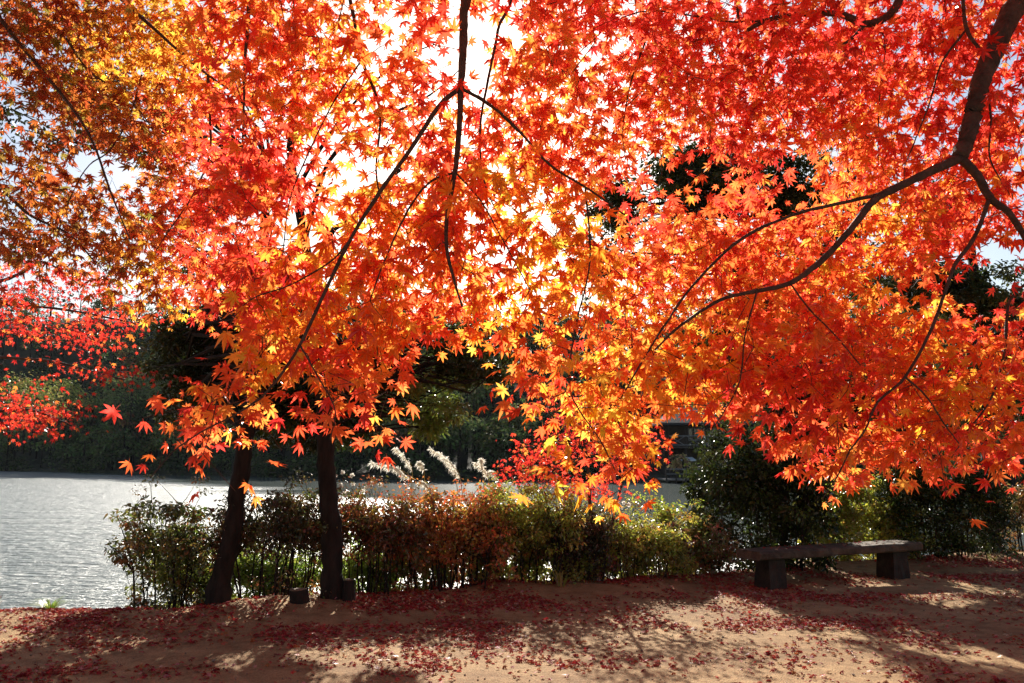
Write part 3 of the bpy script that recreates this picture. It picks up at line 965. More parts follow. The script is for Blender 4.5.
# ------------------------------------------------------------------ shrubs
def shrub(name, label, px, Y, w, h, dep, nleaf, leaf, pal, zlow=0.30, nstem=14, group='shrubs along the lake bank', lean=0.0, tops=None, tpl=T_OVAL, mat=None, solid=0.5, clump=0.16, cat='shrub', fork=3):
    x0 = gx(px, Y)
    z0 = float(zground(np.array([x0]), np.array([Y]))[0])
    z0 = max(z0, -0.25)
    t = thing(name, label, cat, (x0, Y, z0), group)
    sb, lb = MB(), MB()
    tips = []
    for k in range(nstem):
        a = rng.uniform(-1, 1); b = rng.uniform(-1, 1)
        p0 = np.array([x0 + a * w * 0.30, Y + b * dep * 0.3, z0 - 0.06])
        pt = np.array([x0 + a * w * 0.36 + rng.normal(0, 0.05), Y + b * dep * 0.4, z0 + h * rng.uniform(0.35, 0.55)])
        mid = (p0 + pt) / 2 + rng.standard_normal(3) * 0.03
        r = rng.uniform(0.006, 0.014)
        sb.tube([p0, mid, pt], [r, r * 0.85, r * 0.7], 5)
        for _ in range(fork):
            u = np.array([rng.uniform(-0.5, 0.5) + 0.12 * a, rng.uniform(-0.5, 0.5) * dep / w, rng.uniform(0.2, 1)])
            q = pt + u * np.array([w * 0.4, w * 0.4, h * 0.55])
            q[0] = x0 + np.clip(q[0] - x0, -w * 0.5, w * 0.5) + lean * (q[2] - z0)
            q[2] = min(q[2], z0 + h * rng.uniform(0.86, 1.0))
            m2 = (pt + q) / 2 + rng.standard_normal(3) * 0.02
            sb.tube([pt, m2, q], [r * 0.6, r * 0.4, r * 0.2], 4)
            tips += [q, m2]
    # fill the shape evenly with further twiggy clumps
    for _ in range(int(nleaf / 55)):
        a = rng.uniform(-1, 1); b = rng.uniform(-1, 1)
        hh = h * (1 - 0.26 * abs(a) ** 3) * (0.86 + 0.14 * math.sin(a * 6 + px)) * rng.choice([1.0, 1.0, 1.0, 1.10])
        zz = zlow * h + (hh - zlow * h) * rng.random() ** 0.75
        q = np.array([x0 + a * w * 0.5 + lean * zz, Y + b * dep * 0.5, z0 + zz])
        s = tips[rng.integers(len(tips))]
        d = [np.linalg.norm(q - tips[j]) for j in rng.integers(0, len(tips), 12)]
        s = min((tips[j] for j in rng.integers(0, len(tips), 12)), key=lambda z: np.linalg.norm(q - z))
        sb.tube([s, (s + q) / 2 + rng.standard_normal(3) * 0.02, q], [0.004, 0.003, 0.0015], 3)
        tips.append(q)
    for _ in range(int(nleaf / 260)):       # stray shoots and a thin leafy skirt
        a = rng.uniform(-1, 1); q0 = tips[rng.integers(len(tips))]
        if rng.random() < 0.45:
            q = np.array([x0 + a * w * 0.5, Y + rng.uniform(-1, 1) * dep * 0.5, z0 + h * rng.uniform(0.90, 1.17)])
        else:
            q = np.array([x0 + a * w * 0.55, Y + rng.uniform(-1, 1) * dep * 0.5, z0 + h * rng.uniform(0.06, max(0.12, zlow * 1.2))])
        p_ = min((tips[j] for j in rng.integers(0, len(tips), 12)), key=lambda z: np.linalg.norm(q - z))
        sb.tube([p_, (p_ + q) / 2 + rng.standard_normal(3) * 0.03, q], [0.005, 0.0035, 0.0015], 3)
        clump_leaves(lb, q, clump * 0.8, 26, leaf, pal, tpl, flat=0.7, updown=0.5)
    tips = [q for q in tips if q[2] > z0 + zlow * h * rng.uniform(0.5, 1.3)]
    per = max(3, int(1.15 * nleaf / max(1, len(tips))))
    leaf *= 1.32
    clump *= 0.85
    for q in tips:
        clump_leaves(lb, q, clump, int(per * rng.uniform(0.5, 1.5)) + 1, leaf, pal(q, z0, h) if callable(pal) else pal, tpl, flat=0.65, updown=0.5)
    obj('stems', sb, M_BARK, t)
    obj('foliage', lb, mat or M_SHRUB, t)
    return t


G_OLIVE = [((0.10, 0.12, 0.022), 5), ((0.18, 0.17, 0.03), 3), ((0.06, 0.075, 0.018), 3), ((0.35, 0.12, 0.04), 1.2)]
G_BROWN = [((0.12, 0.055, 0.022), 4), ((0.22, 0.07, 0.025), 2), ((0.07, 0.075, 0.02), 5), ((0.14, 0.15, 0.03), 2)]
G_RUST = [((0.68, 0.15, 0.05), 7), ((0.70, 0.28, 0.06), 4), ((0.48, 0.07, 0.035), 3), ((0.34, 0.32, 0.05), 4), ((0.13, 0.13, 0.025), 3.5)]
G_DRED = [((0.34, 0.07, 0.03), 3.5), ((0.38, 0.12, 0.03), 1.5), ((0.09, 0.08, 0.02), 4), ((0.20, 0.20, 0.03), 1.5)]
G_YG = [((0.36, 0.38, 0.05), 5), ((0.52, 0.44, 0.06), 3), ((0.18, 0.22, 0.03), 3), ((0.50, 0.18, 0.06), 1)]
G_DARK = [((0.040, 0.055, 0.013), 5), ((0.07, 0.085, 0.018), 3), ((0.028, 0.036, 0.011), 3), ((0.15, 0.16, 0.03), .6)]
G_FRESH = [((0.28, 0.38, 0.05), 5), ((0.36, 0.42, 0.08), 3), ((0.18, 0.26, 0.04), 3)]

HG = 'clipped hedge of azalea bushes along the bank'
shrub('azalea_bush', 'loose olive green bush with rusty tips at the left end of the hedge', 176, 9.3, 1.0, 1.30, 0.7, 5000, 0.042, G_OLIVE, 0.12, 12, HG, lean=-0.05, clump=0.13)
shrub('azalea_bush', 'dark brownish bush between the two tree trunks', 278, 9.5, 1.35, 1.18, 0.8, 8000, 0.040, G_BROWN, 0.36, 20, HG, clump=0.14)
shrub('azalea_bush', 'dark reddish brown bush just right of the upright trunk', 375, 9.75, 1.3, 1.10, 0.8, 7500, 0.040, G_DRED, 0.34, 20, HG, clump=0.14)
shrub('azalea_bush', 'rust red bush in the middle of the hedge below the pampas plumes', 450, 10.1, 1.45, 1.14, 0.9, 9500, 0.040, G_RUST, 0.24, 30, HG, clump=0.14)
shrub('azalea_bush', 'yellow green bush at the right end of the hedge', 528, 10.5, 1.15, 1.22, 0.9, 7500, 0.040, G_YG, 0.14, 20, HG, clump=0.14)
shrub('low_shrub', 'dark twiggy low shrub beneath the crimson sapling', 578, 10.6, 0.9, 0.95, 0.6, 5200, 0.036, [((0.05, 0.055, 0.02), 4), ((0.22, 0.06, 0.03), 2), ((0.10, 0.11, 0.03), 2)], 0.05, 30)
shrub('low_shrub', 'low yellow green shrub right of the crimson sapling', 632, 10.9, 1.35, 0.66, 0.8, 6500, 0.038, G_YG, 0.04, 14)
shrub('low_shrub', 'low mixed green and pinkish shrub against the camellia', 690, 11.3, 1.0, 0.66, 0.7, 4800, 0.042, [((0.18, 0.22, 0.04), 4), ((0.34, 0.16, 0.09), 2), ((0.40, 0.06, 0.03), 1)], 0.04, 12)
shrub('camellia_shrub', 'large dark glossy camellia shrub behind the left end of the bench', 752, 11.9, 1.75, 2.0, 1.3, 17000, 0.060, G_DARK, 0.02, 16, lean=0.06, clump=0.20, mat=M_CAM)
shrub('laurel_shrub', 'sunlit light green shrub behind the middle of the bench', 850, 13.2, 1.75, 1.40, 0.9, 12000, 0.060, G_YG, 0.03, 12, clump=0.16)
shrub('camellia_shrub', 'rounded dark shrub right of the bench end', 935, 13.1, 1.75, 1.50, 1.2, 17000, 0.050, G_DARK, 0.04, 18, clump=0.18, mat=M_CAM)
shrub('low_shrub', 'thin orange brown shrub at the right edge by the water', 1020, 13.9, 0.9, 1.1, 0.7, 2600, 0.045, [((0.35, 0.16, 0.05), 4), ((0.22, 0.13, 0.04), 3), ((0.14, 0.15, 0.04), 2)], 0.05, 14)
# fresh growth down the bank, sunlit, seen below the hedge
UG = 'undergrowth on the bank below the hedge'
G_MIX = [((0.30, 0.34, 0.05), 4), ((0.44, 0.42, 0.07), 2), ((0.14, 0.18, 0.03), 3), ((0.42, 0.12, 0.04), 1.2)]
for px, Y, w, h, n_, pal_, lb_ in (
        (196, 9.9, 0.7, 0.55, 2400, G_MIX, 'bright green low growth left of the leaning trunk'),
        (262, 10.1, 0.8, 0.50, 2600, G_FRESH, 'bright green low growth on the bank between the two trunks'),
        (305, 10.2, 0.6, 0.38, 1600, G_FRESH, 'small fresh green plant beside the low cut stump'),
        (366, 10.4, 0.7, 0.52, 2600, G_FRESH, 'bright green tuft just right of the upright trunk base'),
        (412, 10.6, 0.8, 0.62, 3000, G_MIX, 'straggling yellow green undergrowth below the dark reddish brown bush'),
        (460, 10.8, 0.9, 0.75, 3600, [((0.46, 0.08, 0.04), 4), ((0.20, 0.22, 0.04), 3)], 'reddish undergrowth on the bank behind the rust red bush'),
        (505, 10.9, 0.8, 0.70, 3400, G_MIX, 'tangled green undergrowth where rust red and yellow green bushes meet'),
        (550, 11.0, 0.9, 0.85, 4200, G_YG, 'leafy undergrowth behind the dark twiggy low shrub'),
        (606, 11.2, 0.9, 0.70, 4200, G_MIX, 'low tangle at the foot of the crimson sapling'),
        (662, 11.6, 1.0, 0.75, 4200, G_YG, 'leafy low growth between yellow green shrub and camellia')):
    shrub('bank_plant', lb_, px, Y, w * 1.15, h + 0.25, 0.5, int(n_ * 1.7), 0.045, pal_, 0.02, 9, UG, clump=0.13, cat='plant')


def grass_tuft(label, px, Y, n, h, spread, pal, width=0.006, z0=None, name='grass_tuft'):
    x0 = gx(px, Y)
    z0 = float(zground(np.array([x0]), np.array([Y]))[0]) if z0 is None else z0
    t = thing(name, label, 'grass', (x0, Y, z0), 'grass tufts on the bank')
    mb = MB()
    for _ in range(n):
        a = rng.uniform(0, 2 * math.pi)
        L_ = h * rng.uniform(0.6, 1.15)
        d = np.array([math.cos(a), math.sin(a), 0])
        s = rng.uniform(0.2, 0.8) * spread
        base = np.array([x0, Y, z0 - 0.02]) + d * rng.uniform(0, 0.05)
        pts = [base + d * s * (u ** 1.7) + np.array([0, 0, L_ * (u - 0.45 * u ** 3)]) for u in np.linspace(0, 1, 6)]
        side = np.array([-d[1], d[0], 0]) * 1.0
        ws = width * np.array([0.7, 1, 1, 0.8, 0.5, 0.05])
        v = []
        for p, w_ in zip(pts, ws):
            v += [p - side * w_, p + side * w_]
        f = [(2 * i, 2 * i + 1, 2 * i + 3, 2 * i + 2) for i in range(5)]
        mb.add(v, f, pick(pal, 1)[0])
    obj('blades', mb, M_SHRUB, t)
    return t


grass_tuft('pale green feathery tuft at the left water edge', 62, 8.75, 130, 0.20, 0.34, G_FRESH, 0.004)
grass_tuft('arching yellow green grass blades at the foot of the hedge', 560, 10.15, 16, 0.34, 0.40, [((0.45, 0.42, 0.10), 3), ((0.35, 0.40, 0.08), 3)], 0.009)
grass_tuft('thin arching grass by the right edge path', 985, 12.8, 14, 0.25, 0.45, [((0.30, 0.28, 0.08), 3)], 0.005)
grass_tuft('small pale tuft at the left frame edge', 6, 8.6, 40, 0.34, 0.16, G_OLIVE, 0.005)

# ------------------------------------------------------------------ pampas grass
pgx, pgy = gx(425, 11.2), 11.2
pz = -0.1
pg = thing('pampas_grass', 'clump of pampas grass with white plumes nodding above the rust red bush', 'grass', (pgx, pgy, pz))
sb = MB()
heads = [(410, 478, 373, 463, 0.32), (405, 476, 388, 467, 0.2), (412, 470, 395, 449, 0.16), (424, 470, 419, 464, 0.13), (455, 472, 431, 449, 0.2),
         (460, 478, 441, 454, 0.2), (488, 476, 476, 464, 0.15), (497, 478, 489, 473, 0.13), (482, 470, 481, 461, 0.12), (430, 490, 420, 483, 0.12)]
for k, (x1, y1, x2, y2, L_) in enumerate(heads):
    Yk = 11.0 + rng.uniform(-0.25, 0.35)
    a, b = at(x1, y1, Yk), at(x2, y2, Yk)
    root = np.array([pgx + (a[0] - pgx) * 0.55, pgy + rng.uniform(-.15, .15), pz - 0.05])
    k1 = np.array([a[0] + 0.03, Yk, 0.7])
    stem = smooth_path([root, k1, a, (a + b) / 2 + [0, 0, 0.03]], 5)
    sb.tube(stem, np.linspace(0.007, 0.003, len(stem)), 4, (0.35, 0.27, 0.10))
    mb = MB()
    ax = smooth_path([a, (a * 0.55 + b * 0.45) + [0, 0, 0.045], b], 8)
    dirn = (b - a) / np.linalg.norm(b - a)
    for q in ax:
        for _ in range(15):
            l2 = rng.uniform(0.02, 0.085) * (0.8 + L_)
            d = dirn * 0.7 + np.array([0, 0, -0.45]) + rng.standard_normal(3) * 0.35
            d /= np.linalg.norm(d)
            e = q + d * l2 + np.array([0, 0, -0.25 * l2])
            sd = np.cross(d, rng.standard_normal(3)); sd /= np.linalg.norm(sd)
            w_ = 0.0050
            m_ = (q + e) / 2 + np.array([0, 0, 0.12 * l2])
            mb.add([q - sd * w_ * .4, q + sd * w_ * .4, m_ + sd * w_, m_ - sd * w_, e], [(0, 1, 2, 3)], (0.88, 0.84, 0.74))
            mb.f.append(np.array([[3, 2, 4]], dtype=np.int32) + mb.n - 5)
    obj('plume', mb, M_PLUME, pg)
for _ in range(60):
    a = rng.uniform(0, 6.28); d = np.array([math.cos(a), math.sin(a) * 0.6, 0]); L_ = rng.uniform(0.8, 1.25); s = rng.uniform(0.15, 0.55)
    pts = [np.array([pgx, pgy, pz]) + d * s * u ** 1.8 + np.array([0, 0, L_ * (u - 0.3 * u ** 3)]) for u in np.linspace(0, 1, 7)]
    v = []
    for i, p in enumerate(pts):
        w_ = 0.006 * (1 - (i / 6) ** 2) + 0.0004
        v += [p - [w_, 0, 0], p + [w_, 0, 0]]
    sb.add(v, [(2 * i, 2 * i + 1, 2 * i + 3, 2 * i + 2) for i in range(6)], pick([((0.30, 0.26, 0.07), 3), ((0.45, 0.30, 0.10), 1)], 1)[0])
obj('blades', sb, M_SHRUB, pg)


def seed_plant(label, pts, Y):
    x0 = gx(np.mean([p[0] for p in pts]), Y)
    t = thing('seedhead_plant', label, 'plant', (x0, Y, 0), 'dry plants with white fluffy seed heads')
    sb_ = MB()
    for (px, py) in pts:
        e = at(px + rng.normal(0, 1.5), py + rng.normal(0, 1.5), Y + rng.uniform(-0.15, 0.15))
        sb_.tube([[x0 + rng.normal(0, 0.05), Y, -0.15], [(x0 + e[0]) / 2, Y, e[2] * 0.55], e], [0.004, 0.003, 0.002], 4)
        n = 26
        hb = MB()
        u = rng.standard_normal((n, 3)); u /= np.linalg.norm(u, axis=1)[:, None]
        add_leaves(hb, T_DIA, e + u * 0.004, rng.standard_normal((n, 3)), u, 0.030, np.tile([0.82, 0.78, 0.70], (n, 1)))
        obj('seed_head', hb, M_PLUME, t)
    obj('stems', sb_, M_TWIG, t)


seed_plant('white fluffy seed heads above the hedge just right of the upright trunk', [(336, 476), (342, 474), (349, 478), (340, 484), (352, 483), (366, 488), (372, 486), (379, 487), (362, 492), (345, 490)], 9.9)
seed_plant('single dry stem topped with white seed heads right of the crimson sapling', [(621, 505), (624, 503), (620, 509), (626, 508)], 10.6)
seed_plant('scattered white seed heads among the low yellow green shrub', [(634, 523), (640, 525), (625, 530), (650, 545), (668, 540), (655, 550), (678, 532), (640, 551), (660, 556), (690, 545), (675, 552)], 10.7)

# ------------------------------------------------------------------ bench
bA, bB_ = np.array([gx(752, 10.35), 10.35]), np.array([gx(897, 11.35), 11.35])
bc = (bA + bB_) / 2
ang = math.atan2(bB_[1] - bA[1], bB_[0] - bA[0])
bench = thing('bench', 'low weathered slab bench on two stone blocks beside the shrubs', 'bench', (bc[0], bc[1], 0.0))
ca, sa = math.cos(ang), math.sin(ang)


def wob_box(mb, L0, L1, w0, w1, z0, z1, seg=14, jit=0.008, taper=0.0):
    """long rough block, rounded a little along its edges, in the bench's own frame"""
    prof = [(w0 + .02, z0), (w1 - .02, z0), (w1, z0 + .02), (w1, z1 - .025), (w1 - .025, z1), (w0 + .025, z1), (w0, z1 - .025), (w0, z0 + .02)]
    n = len(prof)
    v = []
    for i in range(seg + 1):
        l_ = L0 + (L1 - L0) * i / seg
        for (w_, z_) in prof:
            tz = (z_ - z0) / (z1 - z0)
            k = 1 - taper * tz
            ll = (L0 + L1) / 2 + (l_ - (L0 + L1) / 2) * k
            ww = (w0 + w1) / 2 + (w_ - (w0 + w1) / 2) * k
            j = rng.normal(0, jit, 3)
            ll, ww, zz = ll + j[0], ww + j[1], z_ + j[2] * 0.6
            v.append((bc[0] + ll * ca - ww * sa, bc[1] + ll * sa + ww * ca, zz))
    f = []
    for i in range(seg):
        for k in range(n):
            a = i * n + k; b = i * n + (k + 1) % n
            f.append((a, a + n, b + n, b))
    mb.add(v, f)
    mb.f.append(np.array([list(range(n))], dtype=np.int32) + mb.n - len(v))
    mb.f.append(np.array([list(range(n))[::-1]], dtype=np.int32) + mb.n - n)


M_SLAB = surf_mat('weathered_slab', (0.034, 0.021, 0.013), (0.13, 0.09, 0.055), 5, 0.8, 0.7, 30, (1, 1, 1))
half = np.linalg.norm(bB_ - bA) / 2 + 0.12
mb = MB(); wob_box(mb, -half, half, -0.22, 0.22, 0.350, 0.450, 22, 0.0035)
obj('seat', mb, M_SLAB, bench, smooth=False)
for s in (-1, 1):
    mb = MB(); wob_box(mb, s * (half - 0.33) - 0.14, s * (half - 0.33) + 0.14, -0.15, 0.15, -0.05, 0.353, 4, 0.010, 0.14)
    obj('support_block', mb, M_STONE, bench)

# stump beside the upright trunk, and a cut stub leaning on it
sx = gx(304, 9.0)
st = thing('tree_stump', 'small dark cut stump between the two trunks', 'stump', (sx, 9.0, 0.05))
mb = MB()
mb.tube([(sx, 9.0, -0.05), (sx, 9.0, 0.08), (sx - 0.01, 9.0, 0.19)], [0.13, 0.105, 0.10], 12, wob=0.06)
obj('stump_wood', mb, M_BARK, st)
mb = MB()
mb.tube([(sx - 0.01, 9.0, 0.188), (sx - 0.01, 9.0, 0.20)], [0.09, 0.085], 12)
obj('cut_face', mb, surf_mat('cut_wood', (0.12, 0.08, 0.05), (0.22, 0.15, 0.09), 20, 0.8), st)
sx = gx(352, 9.15)
st = thing('tree_stump', 'narrow dark stump touching the foot of the upright trunk', 'stump', (sx, 9.15, 0.05))
mb = MB()
mb.tube([(sx, 9.15, -0.05), (sx, 9.15, 0.15), (sx, 9.15, 0.27)], [0.085, 0.07, 0.06], 10, wob=0.06)
obj('stump_wood', mb, M_BARK, st)
mb = MB()
mb.tube([(sx, 9.15, 0.268), (sx, 9.15, 0.278)], [0.055, 0.05], 10)
obj('cut_face', mb, bpy.data.materials['cut_wood'], st)

# ------------------------------------------------------------------ fallen leaves
N = 260000
lx = rng.uniform(-9, 12, N * 2)
ly = 3.0 + (16.5 - 3.0) * rng.random(N * 2)
e1 = np.interp(lx, E1X, E1Y)
dens = 0.5 + 0.42 * fbm(lx, ly, 1.6, 21)
dens += 0.35 * fbm(lx, ly, 5.0, 22) * 0.7
edge = np.clip(1 - (e1 - ly) / 4.2, 0, 1)
prob = np.clip(dens, 0, 1.6) ** 2.2 * (0.26 + 0.8 * edge ** 1.3) * (ly < e1 + 0.9)
keep = rng.random(N * 2) < prob * 0.75
lx, ly = lx[keep], ly[keep]
lz = zground(lx, ly) + 0.006 + 0.012 * rng.random(len(lx))
n = len(lx)
# a few have come down on the bench seat
nb_ = 46
u_ = rng.uniform(-1.1, 1.1, nb_); w_ = rng.uniform(-0.19, 0.19, nb_)
lx = np.concatenate([lx, bc[0] + u_ * ca - w_ * sa]); ly = np.concatenate([ly, bc[1] + u_ * sa + w_ * ca]); lz = np.concatenate([lz, np.full(nb_, 0.460)])
n = len(lx)
nr = np.array([0, 0, 1.0]) + rng.standard_normal((n, 3)) * 0.33
lb = MB()
LITP = [((0.42, 0.040, 0.036), 5), ((0.27, 0.024, 0.024), 5), ((0.56, 0.14, 0.10), 2.0), ((0.36, 0.15, 0.07), 2.0), ((0.60, 0.34, 0.26), 0.9), ((0.42, 0.10, 0.035), 1.2), ((0.50, 0.28, 0.22), 0.7)]
add_leaves(lb, T5, np.stack([lx, ly, lz], 1), nr, rng.standard_normal((n, 3)), 0.038 * rng.uniform(0.6, 1.15, n), pick(LITP, n))
tag(obj('fallen_leaves', lb, M_LITTER), 'crimson maple leaves scattered over the sandy path', 'leaves', kind='stuff')
print('litter', n)

mb = MB()
ico = np.array([(0, 0, 1), (.9, 0, .4), (.28, .85, .4), (-.72, .53, .4), (-.72, -.53, .4), (.28, -.85, .4), (0, 0, -.6)], dtype=float)
icf = np.array([(0, 1, 2), (0, 2, 3), (0, 3, 4), (0, 4, 5), (0, 5, 1), (6, 2, 1), (6, 3, 2), (6, 4, 3), (6, 5, 4), (6, 1, 5)])
for _ in range(2600):
    x_, y_ = rng.uniform(-7, 9), rng.uniform(4, 12.5)
    if y_ > np.interp(x_, E1X, E1Y): continue
    r_ = rng.uniform(0.004, 0.013) * (1.8 if rng.random() < 0.06 else 1)
    mb.add(ico * r_ * rng.uniform(0.6, 1.3, (7, 3)) + [x_, y_, float(zground(np.array([x_]), np.array([y_]))[0])], icf, rng.uniform(0.6, 1.1) * np.array([1, 0.95, 0.9]))
tag(obj('pebbles', mb, surf_mat('pebble', (0.16, 0.12, 0.09), (0.36, 0.29, 0.22), 12, 0.9, 0.2, attr=True)), 'small pebbles and grit scattered on the path', 'pebbles', kind='stuff')
# ------------------------------------------------------------------ far forest
FARP = [[((0.060, 0.078, 0.026), 5), ((0.080, 0.10, 0.035), 3), ((0.035, 0.050, 0.020), 3)],
        [((0.085, 0.10, 0.035), 5), ((0.12, 0.13, 0.045), 3)],
        [((0.085, 0.080, 0.025), 5), ((0.12, 0.10, 0.03), 2)],
        [((0.12, 0.055, 0.025), 5), ((0.16, 0.09, 0.03), 2)]]


def far_tree(lb, wb, x, y, z, h, r, pal, n, conif=False, leaf=0.55):
    wb.tube([(x, y, z - 0.5), (x, y, z + h * 0.5), (x, y, z + h * 0.85)], [0.16, 0.11, 0.04], 5)
    nb = max(5, int(n / 22))
    k_ = rng.uniform(0.6, 2.6)
    pal = [((c[0] * k_, c[1] * k_, c[2] * k_), w) for c, w in pal]
    for _ in range(nb):
        u = rng.random() ** 0.8
        if conif:
            zz = z + h * (0.12 + 0.9 * u)
            rr = r * (1.05 - u) * rng.uniform(0.4, 1.0)
            a = rng.uniform(0, 6.28)
            c = np.array([x + rr * math.cos(a), y + rr * math.sin(a), zz - 0.2])
            cr_ = r * 0.30 * (1.25 - u)
        else:
            d = rng.standard_normal(3); d /= np.linalg.norm(d); d[2] = abs(d[2]) * 1.1 - 0.35
            c = np.array([x, y, z + h * 0.52]) + d * np.array([r, r, h * 0.46]) * rng.uniform(0.55, 1.0)
            cr_ = r * rng.uniform(0.24, 0.40)
        clump_leaves(lb, c, cr_, 22, leaf, pal, T_DIA, 0.6, 0.8)


lb, wb = MB(), MB()
nt_ = 0
for k in range(1500):
    px = rng.uniform(-260, 1250)
    tx = (px - 512) / F
    # walk out along the bearing until past the far shore
    ys_ = np.linspace(30, 230, 200)
    on = ys_ > np.interp(tx * ys_, E2X, E2Y)
    y0 = ys_[np.argmax(on)]
    y = y0 + 2.8 + 62 * rng.random() ** 1.05
    x = tx * y + rng.normal(0, 1)
    if 9 < x < 26 and y - y0 < 11 and 9 < tx * y0 < 26:
        continue
    z = float(zhill(np.array([x]), np.array([y]))[0])
    near = y - y0 < 12
    pal = FARP[rng.choice(4, p=[0.62, 0.25, 0.09, 0.04])]
    h = rng.uniform(6.0, 9.5) if not near else rng.uniform(4, 7.5)
    far_tree(lb, wb, x, y, z, h, h * rng.uniform(0.30, 0.42), pal, 250 if near else 240, rng.random() < 0.15, 0.5)
    nt_ += 1
# low growth hanging over the water line
for k in range(260):
    px = rng.uniform(-200, 1200); tx = (px - 512) / F
    ys_ = np.linspace(30, 230, 400)
    y0 = ys_[np.argmax(ys_ > np.interp(tx * ys_, E2X, E2Y))]
    x = tx * y0
    if 10 < x < 24: continue
    clump_leaves(lb, np.array([x, y0 + rng.uniform(1.2, 3.0), rng.uniform(-0.5, 1.4)]), rng.uniform(0.8, 1.7), 60, 0.45, FARP[rng.choice([0, 0, 1])], T_DIA, 0.7, 0.8)
frs = obj('forest', lb, M_FAR)
tag(frs, 'dark dense wood covering the hill beyond the lake', 'forest', kind='stuff')
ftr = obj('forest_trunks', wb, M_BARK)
tag(ftr, 'dark massed trunks standing inside the far wood', 'forest', kind='stuff')


def single_far(label, px, Y, h, r, pal, n, conif=False, zb=None, leaf=0.42):
    x = gx(px, Y)
    z = float(zhill(np.array([x]), np.array([Y]))[0]) if zb is None else zb
    t = thing('conifer' if conif else 'broadleaf_tree', label, 'tree', (x, Y, z), 'trees on the far shore')
    l2, w2 = MB(), MB()
    far_tree(l2, w2, x, Y, z, h, r, pal, n, conif, leaf)
    obj('trunk', w2, M_BARK, t)
    obj('crown', l2, M_FAR, t)


OLV = [((0.20, 0.19, 0.05), 5), ((0.27, 0.23, 0.06), 3), ((0.12, 0.13, 0.035), 3)]
single_far('pointed dark conifer standing above the ridge line at the left', 87, 165, 12.5, 2.4, FARP[0], 700, True, zb=19.5)
single_far('rounded olive yellow tree on the far shore at the left edge', 22, 108, 11.5, 5.0, OLV, 1800, zb=2.2)
single_far('smaller olive tree low on the far shore behind the red maple', 62, 118, 8.0, 3.6, OLV, 1000, zb=5.5)
single_far('grey green tree on the far slope left of the dark evergreen', 128, 112, 12, 4.6, FARP[1], 1500, zb=3)
single_far('yellow brown tree on the nearer far shore at the right edge', 1012, 50, 6.2, 2.6, OLV, 1000, zb=-0.3)
single_far('bare ochre bush beside the boathouse landing', 683, 69.5, 2.6, 1.0, [((0.30, 0.20, 0.08), 3)], 160, zb=-0.5)

# ------------------------------------------------------------------ boathouse
M_ROOF = surf_mat('grey_roof', (0.045, 0.042, 0.044), (0.08, 0.075, 0.072), 2, 0.95, 0.4, 6, (1, 8, 1), 0.05)
M_TIM = surf_mat('dark_timber', (0.03, 0.022, 0.018), (0.07, 0.05, 0.04), 3, 0.8, 0.3)
M_PLAS = surf_mat('pale_plaster', (0.17, 0.17, 0.175), (0.26, 0.26, 0.265), 2, 0.8, 0.2)
M_WHITE = surf_mat('white_paint', (0.62, 0.62, 0.62), (0.8, 0.8, 0.8), 2, 0.6, 0.1)
M_DECK = surf_mat('deck_boards', (0.16, 0.14, 0.12), (0.26, 0.23, 0.20), 3, 0.8, 0.3, 10, (8, 1, 1))
M_GLASS = surf_mat('dark_glass', (0.02, 0.025, 0.03), (0.035, 0.04, 0.045), 1, 0.1, 0.0, spec=0.8)
YB = 73.0
s_ = YB / F


def zx(px): return (px - 512) * s_
def zz(py): return 1.6 + (455 - py) * s_


bh = thing('boathouse', 'two storey timber boathouse with a grey eaved roof on the far shore', 'building', (zx(720), YB, -0.5))
xa, xb = zx(668), zx(800)
zf, ze, zr = zz(447), zz(425), zz(408)      # upper floor, eaves, ridge
mb = MB(); mb.box(xa, xb, YB + 2.6, YB + 8, -0.6, zf - 0.13); obj('ground_floor_wall', mb, M_TIM, bh)
mb = MB(); mb.box(xa - 0.3, xb + 0.3, YB - 0.2, YB + 8, zf - 0.12, zf + 0.08); obj('upper_floor', mb, M_TIM, bh)
mb = MB(); mb.box(zx(702), zx(716), YB + 2.45, YB + 2.59, zz(461), zz(449.5)); obj('wall_panel', mb, M_PLAS, bh)
mb = MB(); mb.box(xa, xb, YB + 1.8, YB + 8, zf + 0.083, ze - 0.06); obj('upper_wall', mb, M_TIM, bh)
for i in range(6):
    x0 = zx(692) + i * 1.75
    w = thing('window', None, None, (0, 0, 0)); w.parent = bh; w.location = (x0 - zx(720), 1.77, 1.2 + (zf + 0.5))
    w['label'] = 'pale framed window' if i % 2 else 'window with a pale lower panel'
    mb = MB(); mb.box(x0, x0 + 1.4, YB + 1.74, YB + 1.78, zf + 0.65, ze - 0.3); obj('pane', mb, M_GLASS, w)
    mb = MB()
    for a_, b_ in ((x0 - 0.06, x0), (x0 + 0.67, x0 + 0.73), (x0 + 1.4, x0 + 1.46)):
        mb.box(a_, b_, YB + 1.70, YB + 1.79, zf + 0.6, ze - 0.25)
    mb.box(x0, x0 + 0.67, YB + 1.705, YB + 1.735, zf + 0.6, zf + 0.66)
    mb.box(x0 - 0.06, x0 + 1.46, YB + 1.69, YB + 1.715, ze - 0.31, ze - 0.25)
    mb.box(x0 - 0.06, x0 + 1.46, YB + 1.69, YB + 1.715, zf + 0.55, zf + 0.62)
    obj('frame', mb, M_PLAS, w)
for i in range(9):
    x0 = xa + (xb - xa) * i / 8
    mb = MB(); mb.box(x0 - 0.09, x0 + 0.09, YB - 0.15, YB + 0.03, -0.9, zf - 0.123); obj('post', mb, M_TIM, bh)
    mb = MB(); mb.box(x0 - 0.07, x0 + 0.07, YB - 0.13, YB + 0.01, zf + 0.083, ze - 0.06); obj('post', mb, M_TIM, bh)
mb = MB()
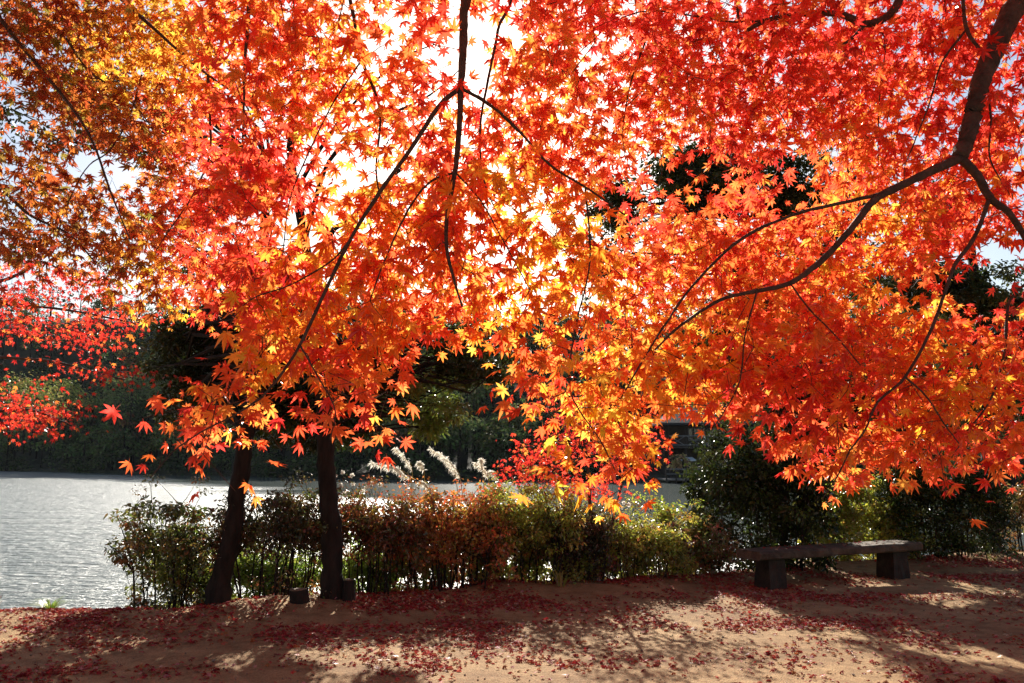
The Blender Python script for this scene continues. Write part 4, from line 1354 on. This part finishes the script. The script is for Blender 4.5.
for i in range(8):
    x0 = xa + (xb - xa) * i / 8 + 0.09; x1 = xa + (xb - xa) * (i + 1) / 8 - 0.09
    mb.tube([(x0, YB - 0.08, zf + 0.12), (x1, YB - 0.08, zf + 0.92)], 0.028, 5)
    mb.tube([(x0, YB - 0.04, zf + 0.92), (x1, YB - 0.04, zf + 0.12)], 0.028, 5)
mb.tube([(xa, YB - 0.2, zf + 0.95), (xb, YB - 0.2, zf + 0.95)], 0.05, 6)
mb.tube([(xa, YB - 0.2, zf + 0.16), (xb, YB - 0.2, zf + 0.16)], 0.035, 6)
obj('balcony_railing', mb, M_PLAS, bh)
mb = MB()
ex0, ex1, ey0, ey1 = xa - 1.0, xb + 1.0, YB - 1.1, YB + 9
rz, ry = zr + 0.6, (YB + 4)
v = [(ex0, ey0, ze - .05), (ex1, ey0, ze - .05), (ex1, ey1, ze - .05), (ex0, ey1, ze - .05),
     (ex0, ey0, ze + .12), (ex1, ey0, ze + .12), (ex1, ey1, ze + .12), (ex0, ey1, ze + .12),
     (ex0 + 3.5, ry, rz), (ex1 - 3.5, ry, rz)]
mb.add(v, [(0, 3, 2, 1), (0, 1, 5, 4), (1, 2, 6, 5), (2, 3, 7, 6), (3, 0, 4, 7), (4, 5, 9, 8), (6, 7, 8, 9)])
mb.f.append(np.array([[5, 6, 9], [7, 4, 8]], dtype=np.int32) + mb.n - 10)
obj('roof', mb, M_ROOF, bh)
mb = MB(); x0, x1 = zx(676), zx(690)
mb.add([(x0, YB - 1.9, zz(460)), (x1, YB - 1.9, zz(460)), (x1, YB - 0.2, zz(457)), (x0, YB - 0.2, zz(457)),
        (x0, YB - 1.9, zz(460) - .07), (x1, YB - 1.9, zz(460) - .07), (x1, YB - 0.2, zz(457) - .07), (x0, YB - 0.2, zz(457) - .07)],
       [(0, 1, 2, 3), (7, 6, 5, 4), (0, 4, 5, 1), (1, 5, 6, 2), (2, 6, 7, 3), (3, 7, 4, 0)])
obj('awning', mb, M_WHITE, bh)
# landing stage on posts
ls = thing('landing_stage', 'low pale landing stage with railing at the water below the boathouse', 'jetty', (zx(690), YB - 3, WATER_Z))
mb = MB(); mb.box(zx(655), zx(712), YB - 4, YB - 0.3, WATER_Z + 0.22, WATER_Z + 0.34); obj('deck', mb, M_DECK, ls)
for i in range(7):
    x0 = zx(656) + i * 0.8
    mb = MB(); mb.box(x0 - .06, x0 + .06, YB - 4.08, YB - 4.003, WATER_Z - 0.8, WATER_Z + 1.25); obj('post', mb, M_TIM, ls)
mb = MB(); mb.tube([(zx(656), YB - 4.12, WATER_Z + 1.15), (zx(656) + 4.8, YB - 4.12, WATER_Z + 1.15)], 0.035, 6)
mb.tube([(zx(656), YB - 4.12, WATER_Z + 0.75), (zx(656) + 4.8, YB - 4.12, WATER_Z + 0.75)], 0.03, 6)
obj('railing', mb, M_PLAS, ls)

# ------------------------------------------------------------------ thin air over the lake
mb = MB(); mb.box(-330, 330, -75, 420, -60, 90)
hz = obj('haze', mb, bpy.data.materials.new('haze'))
m = hz.data.materials[0]; m.use_nodes = True; nt = m.node_tree; nt.nodes.clear()
o_ = nt.nodes.new('ShaderNodeOutputMaterial'); pv = nt.nodes.new('ShaderNodeVolumePrincipled')
pv.inputs['Color'].default_value = (0.86, 0.90, 0.95, 1)
pv.inputs['Density'].default_value = 0.00007
pv.inputs['Anisotropy'].default_value = 0.0
nt.links.new(pv.outputs[0], o_.inputs['Volume'])
tag(hz, 'thin pale haze in the air over the lake', 'haze', kind='stuff')
